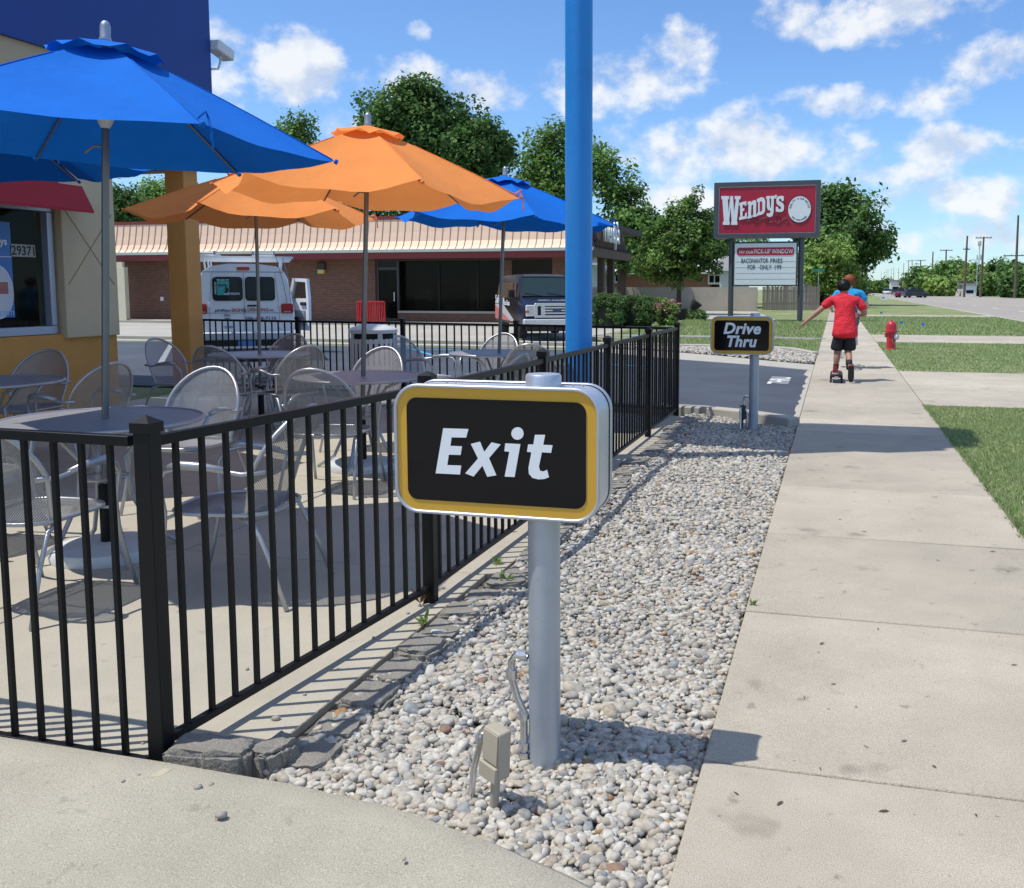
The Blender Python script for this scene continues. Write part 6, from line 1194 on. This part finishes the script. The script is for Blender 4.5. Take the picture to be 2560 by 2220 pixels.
def face(parent, c, r, sk):
    for s in (-1, 1):
        MB().lathe([(.006, 0), (.026, .006), (.022, .014), (.004, .016)], 10, c=(c[0]+s*r*.88, c[1], c[2]-.01), M=Matrix.Rotation(s*PI/2, 4, 'Y')@Matrix.Scale(1.4, 4, (1, 0, 0))).build('ear', sk, parent, smooth=True)
        MB().lathe([(.013, 0), (.009, .006), (.002, .008)], 8, c=(c[0]+s*.032, c[1]+r*.86, c[2]), M=Matrix.Rotation(-PI/2, 4, 'X')).build('eye', WHITE, parent)
    MB().tube([(c[0], c[1]+r*.92, c[2]+.01), (c[0], c[1]+r*1.10, c[2]-.03), (c[0], c[1]+r*.95, c[2]-.042)], [.008, .016, .010], 8).build('nose', sk, parent, smooth=True)
    MB().tube([(c[0]-.024, c[1]+r*.86, c[2]-.068), (c[0], c[1]+r*.93, c[2]-.066), (c[0]+.024, c[1]+r*.86, c[2]-.068)], .006, 6).build('mouth', M('lips', (.36, .14, .12), .5), parent, smooth=True)
# --- skater (local x right, y forward)
Y = gp(2100, 953).y; X = onY(2107, 850, Y).x
t = thing('person', 'person in red shirt and black shorts pushing off on a skateboard', 'person', (X, Y, 0))
J = {'pel': ((.02, 0, .86), (.135, .10)), 'wa': ((.02, .04, 1.0), (.13, .09)), 'ch': ((.02, .09, 1.18), (.15, .105)), 'sh': ((.01, .12, 1.33), (.13, .085)), 'nk': ((-.005, .15, 1.42), .052), 'hd0': ((-.008, .17, 1.475), .075), 'hd': ((-.01, .18, 1.53), (.085, .095)), 'hd2': ((-.01, .18, 1.585), .06),
 'ls': ((-.19, .11, 1.32), .05), 'le': ((-.42, .06, 1.11), .047), 'lw': ((-.60, .03, .955), .032), 'rs': ((.22, .11, 1.32), .058), 're': ((.34, .10, 1.09), .046), 'rw': ((.27, .32, 1.06), .031),
 'lh': ((-.07, 0, .80), .095), 'lk': ((-.075, .04, .50), .062), 'lc': ((-.085, -.01, .38), .058), 'la': ((-.10, 0, .20), .036), 'lt0': ((-.10, .0, .165), .042), 'lt': ((-.105, .17, .15), .034),
 'rh': ((.10, 0, .80), .095), 'rk': ((.085, .03, .50), .062), 'rc': ((.105, -.13, .41), .056), 'ra': ((.115, -.24, .29), .035), 'rt0': ((.12, -.255, .265), .032), 'rt': ((.14, -.26, .16), .024)}
E_ = [('pel', 'wa'), ('wa', 'ch'), ('ch', 'sh'), ('sh', 'nk'), ('nk', 'hd0'), ('hd0', 'hd'), ('hd', 'hd2'), ('sh', 'ls'), ('ls', 'le'), ('le', 'lw'), ('sh', 'rs'), ('rs', 're'), ('re', 'rw'), ('pel', 'lh'), ('lh', 'lk'), ('lk', 'lc'), ('lc', 'la'), ('la', 'lt0'), ('lt0', 'lt'), ('pel', 'rh'), ('rh', 'rk'), ('rk', 'rc'), ('rc', 'ra'), ('ra', 'rt0'), ('rt0', 'rt')]
hand(J, E_, 'lw', (-.60, .03, .955), (-.17, -.02, -.14), (.1, .5, -.1), (.3, 0, -.5), .95); hand(J, E_, 'rw', (.27, .32, 1.06), (-.1, .2, 0), (0, 0, 1), (-1, 0, 0), .95)
body = skin('body', J, E_, SKIN, t)
SHR = M('shirt_red', (.66, .018, .035), .85, var=.12, vs=7, bump=1., bs=7, bd=.05); SHO = M('shorts_black', (.012, .012, .014), .8, var=.2, vs=12, bump=.8, bs=9, bd=.04)
def G(d): return {k: ((J[k][0], r)) for k, r in d.items()}
S = {'hem': ((.03, -.01, .685), (.245, .20)), 'pel': ((.03, -.01, .80), (.218, .18)), 'w1': ((.025, .02, .95), (.19, .15)), 'ch': ((.02, .08, 1.17), (.19, .14)), 'sh': ((.01, .12, 1.34), (.175, .12)), 'nk': ((-.003, .14, 1.425), (.10, .085)), 'ls': ((-.19, .11, 1.325), .085), 'l2': ((-.34, .072, 1.19), .074), 'rs': ((.215, .11, 1.32), .085), 'r2': ((.325, .11, 1.14), .076)}
sh = skin('shirt', S, [('hem', 'pel'), ('pel', 'w1'), ('w1', 'ch'), ('ch', 'sh'), ('sh', 'nk'), ('sh', 'ls'), ('ls', 'l2'), ('sh', 'rs'), ('rs', 'r2')], SHR, body)
S = {'pel': ((.02, 0, .81), (.125, .10)), 'lh': ((-.06, 0, .755), (.09, .09)), 'lk': ((-.085, .03, .56), (.12, .12)), 'l2': ((-.087, .035, .49), (.118, .118)), 'rh': ((.105, 0, .76), (.10, .10)), 'rk': ((.105, .03, .56), (.125, .12)), 'r2': ((.107, .035, .49), (.122, .118))}
skin('shorts', S, [('pel', 'lh'), ('lh', 'lk'), ('lk', 'l2'), ('pel', 'rh'), ('rh', 'rk'), ('rk', 'r2')], SHO, body)
for nm, a, b, m_ in (('sock', J['la'][0], (-.092, 0, .285), SHO), ('sock', J['ra'][0], (.11, -.19, .345), SHO)): MB().tube([a, b], [.045, .047], 12).build(nm, m_, body, smooth=True)
SRD = M('shoe_red', (.30, .02, .03), .7, var=.1); SOLE = M('sole_pale', (.62, .60, .56), .7); SOLD = M('sole_dark', (.025, .025, .025), .8, var=.2)
def shoe(m, ma, so, parent):
    pts = [(-.035, -.09), (.035, -.09), (.047, 0), (.048, .1), (.03, .17), (-.015, .175), (-.042, .11), (-.042, 0)]
    u = MB(); u.loft([[tuple(m@Vector((x, y_, .02))) for x, y_ in pts], [tuple(m@Vector((x*.95, y_, .055))) for x, y_ in pts], [tuple(m@Vector((x*.8, min(y_, .07)*.75-.02, .10))) for x, y_ in pts], [tuple(m@Vector((x*.75, min(y_, .04)*.6-.03, .14))) for x, y_ in pts]])
    o = u.build('shoe', ma, parent, smooth=True, angle=60); l = MB(); l.prism(pts, lambda p: tuple(m@Vector((p[0]*1.06, p[1]*1.04, -.004))), lambda p: tuple(m@Vector((p[0]*1.06, p[1]*1.04, .0195)))); l.build('sole', so, o, bevel=.004)
shoe(T(-.105, .03, .118), SRD, SOLE, body); shoe(T(.135, -.33, .19)@Matrix.Rotation(R(-78), 4, 'X')@Matrix.Rotation(R(6), 4, 'Y'), SRD, SOLD, body)
HB1 = M('hair_black', (.008, .008, .009), .5, var=.3, vs=40); hair_cap(body, (-.01, .165, 1.55), .098, HB1, 3, curl=.014); face(body, (-.01, .18, 1.53), .095, SKIN)
t = thing('skateboard', 'dark skateboard under the left foot of the person in red', 'skateboard', (X-.085, Y, 0)); mb = MB()
mb.loft([[(-w_, y_, z), (w_, y_, z), (w_, y_, z+.012), (-w_, y_, z+.012)] for (y_, z, w_) in ((-.40, .135, .05), (-.36, .125, .085), (-.28, .10, .10), (.28, .10, .10), (.36, .125, .085), (.40, .135, .05))]); mb.build('deck', M('deck_dark', (.06, .035, .03), .7), t, bevel=.003)
for y_ in (-.24, .24):
    tk = MB().tube([(-.10, y_, .045), (.10, y_, .045)], .011, 8).box(-.03, .03, y_-.03, y_+.03, .05, .099).build('truck', GALV, t)
    for x in (-.085, .085): MB().lathe([(.012, -.018), (.028, -.018), (.030, 0), (.028, .018), (.012, .018)], 14, c=(x, y_, .03), M=Matrix.Rotation(PI/2, 4, 'Y')).build('wheel', M('wheel_dark', (.05, .03, .03), .6), tk, smooth=True)
# --- cyclist
Y2 = 18.55; X2 = onY(2122, 800, Y2).x
t = thing('bicycle', 'bicycle ridden by the red haired person on the sidewalk', 'bicycle', (X2, Y2+.1, 0)); FRM = M('bike_frame', (.35, .36, .38), .3, .6)
for y_ in (-.02, .98):
    w_ = MB().tube([(0, y_+.30*math.cos(2*PI*i/28), .31+.30*math.sin(2*PI*i/28)) for i in range(28)], .021, 8, closed=True).build('wheel', RUB, t, smooth=True)
    for i in range(10): a = 2*PI*i/10; MB().tube([(0, y_, .31), (0, y_+.285*math.cos(a), .31+.285*math.sin(a))], .0025, 4).build('spoke', GALV, w_)
    MB().lathe([(.02, -.05), (.02, .05)], 8, c=(0, y_, .31), M=Matrix.Rotation(PI/2, 4, 'Y')).build('hub', GALV, w_)
MB().tube([(.035, -.02, .31), (.03, .2, .70), (0, .24, .72)], .014, 8).tube([(-.035, -.02, .31), (-.03, .2, .70), (0, .24, .72)], .014, 8).tube([(0, .4, .30), (0, .22, .80)], .017, 8).tube([(0, .4, .30), (0, .78, .76)], .018, 8).tube([(0, .25, .72), (0, .76, .80)], .017, 8).tube([(.035, -.02, .31), (0, .4, .30)], .012, 8).tube([(-.035, -.02, .31), (0, .4, .30)], .012, 8).build('frame', FRM, t, smooth=True)
MB().tube([(.05, .98, .31), (.05, .83, .70), (0, .80, .72)], .015, 8).tube([(-.05, .98, .31), (-.05, .83, .70), (0, .80, .72)], .015, 8).tube([(0, .80, .70), (0, .74, .98)], .017, 8).build('fork', FRM, t, smooth=True)
MB().tube([(-.32, .62, 1.06), (-.25, .70, 1.06), (0, .75, .98), (.25, .70, 1.06), (.32, .62, 1.06)], .013, 8).build('handlebar', CHROME, t, smooth=True)
MB().loft([[(-.07, .10, .83), (.07, .10, .83), (.07, .10, .86), (-.07, .10, .86)], [(-.08, .18, .83), (.08, .18, .83), (.07, .18, .87), (-.07, .18, .87)], [(-.025, .36, .83), (.025, .36, .83), (.02, .36, .86), (-.02, .36, .86)]]).build('saddle', RUB, t, bevel=.01)
MB().tube([(-.06, .4, .30), (-.06, .47, .18), (-.16, .47, .17)], .010, 6).tube([(.06, .4, .30), (.06, .33, .42), (.16, .33, .43)], .010, 6).build('crank', GALV, t)
t = thing('person', 'red haired person in bright blue shirt with a strap riding a bicycle', 'person', (X2, Y2+.1, 0))
J = {'pel': ((0, .20, .97), (.13, .10)), 'wa': ((0, .24, 1.12), (.125, .09)), 'ch': ((0, .30, 1.30), (.145, .10)), 'sh': ((0, .33, 1.44), (.125, .085)), 'nk': ((0, .36, 1.53), .05), 'h0': ((0, .375, 1.58), .075), 'hd': ((0, .385, 1.64), (.085, .095)), 'h2': ((0, .385, 1.70), .06),
 'ls': ((-.20, .33, 1.42), .056), 'le': ((-.34, .36, 1.18), .040), 'lw': ((-.31, .58, 1.09), .027), 'rs': ((.20, .33, 1.42), .056), 're': ((.34, .36, 1.18), .040), 'rw': ((.31, .58, 1.09), .027),
 'lh': ((-.09, .22, .93), .09), 'lk': ((-.13, .60, .66), .062), 'la': ((-.14, .47, .27), .036), 'lt': ((-.14, .60, .23), .034), 'rh': ((.09, .22, .93), .09), 'rk': ((.13, .62, .84), .062), 'ra': ((.14, .35, .52), .036), 'rt': ((.14, .48, .48), .034)}
E_ = [('pel', 'wa'), ('wa', 'ch'), ('ch', 'sh'), ('sh', 'nk'), ('nk', 'h0'), ('h0', 'hd'), ('hd', 'h2'), ('sh', 'ls'), ('ls', 'le'), ('le', 'lw'), ('sh', 'rs'), ('rs', 're'), ('re', 'rw'), ('pel', 'lh'), ('lh', 'lk'), ('lk', 'la'), ('la', 'lt'), ('pel', 'rh'), ('rh', 'rk'), ('rk', 'ra'), ('ra', 'rt')]
hand(J, E_, 'lw', (-.31, .58, 1.09), (.02, .1, -.02), (1, 0, 0), (0, 0, -1), .9); hand(J, E_, 'rw', (.31, .58, 1.09), (-.02, .1, -.02), (-1, 0, 0), (0, 0, -1), .9)
body = skin('body', J, E_, SKIN2, t); SHB = M('shirt_blue', (.02, .30, .62), .85, var=.12, vs=7, bump=1., bs=7, bd=.05); SHK = M('shorts_dark', (.03, .035, .06), .8, var=.2, vs=12)
skin('shirt', {'pel': ((0, .20, .96), (.18, .15)), 'wa': ((0, .24, 1.1), (.175, .135)), 'ch': ((0, .30, 1.29), (.19, .135)), 'sh': ((0, .33, 1.45), (.175, .115)), 'nk': ((0, .35, 1.53), (.09, .08)), 'ls': ((-.205, .33, 1.43), .085), 'l2': ((-.29, .345, 1.27), .075), 'rs': ((.205, .33, 1.43), .085), 'r2': ((.29, .345, 1.25), .078)}, [('pel', 'wa'), ('wa', 'ch'), ('ch', 'sh'), ('sh', 'nk'), ('sh', 'ls'), ('ls', 'l2'), ('sh', 'rs'), ('rs', 'r2')], SHB, body)
skin('shorts', {'pel': ((0, .19, .95), (.155, .125)), 'lh': ((-.09, .23, .92), .115), 'lk': ((-.125, .52, .72), .095), 'rh': ((.09, .23, .92), .115), 'rk': ((.125, .54, .85), .095)}, [('pel', 'lh'), ('lh', 'lk'), ('pel', 'rh'), ('rh', 'rk')], SHK, body)
shoe(T(-.14, .49, .19), M('shoe_white', (.6, .6, .58), .7), SOLE, body); shoe(T(.14, .36, .445), M('shoe_white', (.6, .6, .58), .7), SOLE, body)
MB().tube([(.12, .195, 1.40), (.10, .14, 1.2), (.16, .10, 1.0)], .014, 6).build('bag_strap', M('strap_navy', (.02, .03, .08), .8), body)
hair_cap(body, (0, .37, 1.655), .108, M('hair_red', (.30, .085, .022), .6, var=.4, vs=40), 5, curl=.022); face(body, (0, .385, 1.64), .095, SKIN2)
# sidewalk: small stains and chips
rs = random.Random(12)
for i, (px, py) in enumerate([(2083, 1711), (2055, 1610), (2046, 1632), (2195, 1573), (2535, 1663), (2260, 1853), (2165, 1868), (2335, 1918), (2050, 1923), (2140, 1768), (2345, 1402), (2482, 1380), (2300, 1328), (2100, 1300), (2160, 1330), (2520, 1430), (2010, 1745), (1950, 2010), (2210, 2030), (2440, 2040), (1840, 1985)]):
    p = gp(px, py); s_ = rs.uniform(.008, .022); o = MB().loft([[(-s_, 0, .001), (-s_*.3, s_*.25, .004), (-s_*.3, -s_*.25, .002)], [(s_, 0, .002), (s_*.3, s_*.2, .005), (s_*.3, -s_*.2, .003)]]).build('leaf_bit', M('litter_dark', (.09, .065, .045), .9, var=.3, vs=50)); o.location = (p.x, p.y, .001); o.rotation_euler[2] = rs.uniform(0, 6)
    tag(o, 'dark dry scrap of leaf litter lying on the sidewalk slabs', 'litter', 'leaf scraps on the sidewalk')
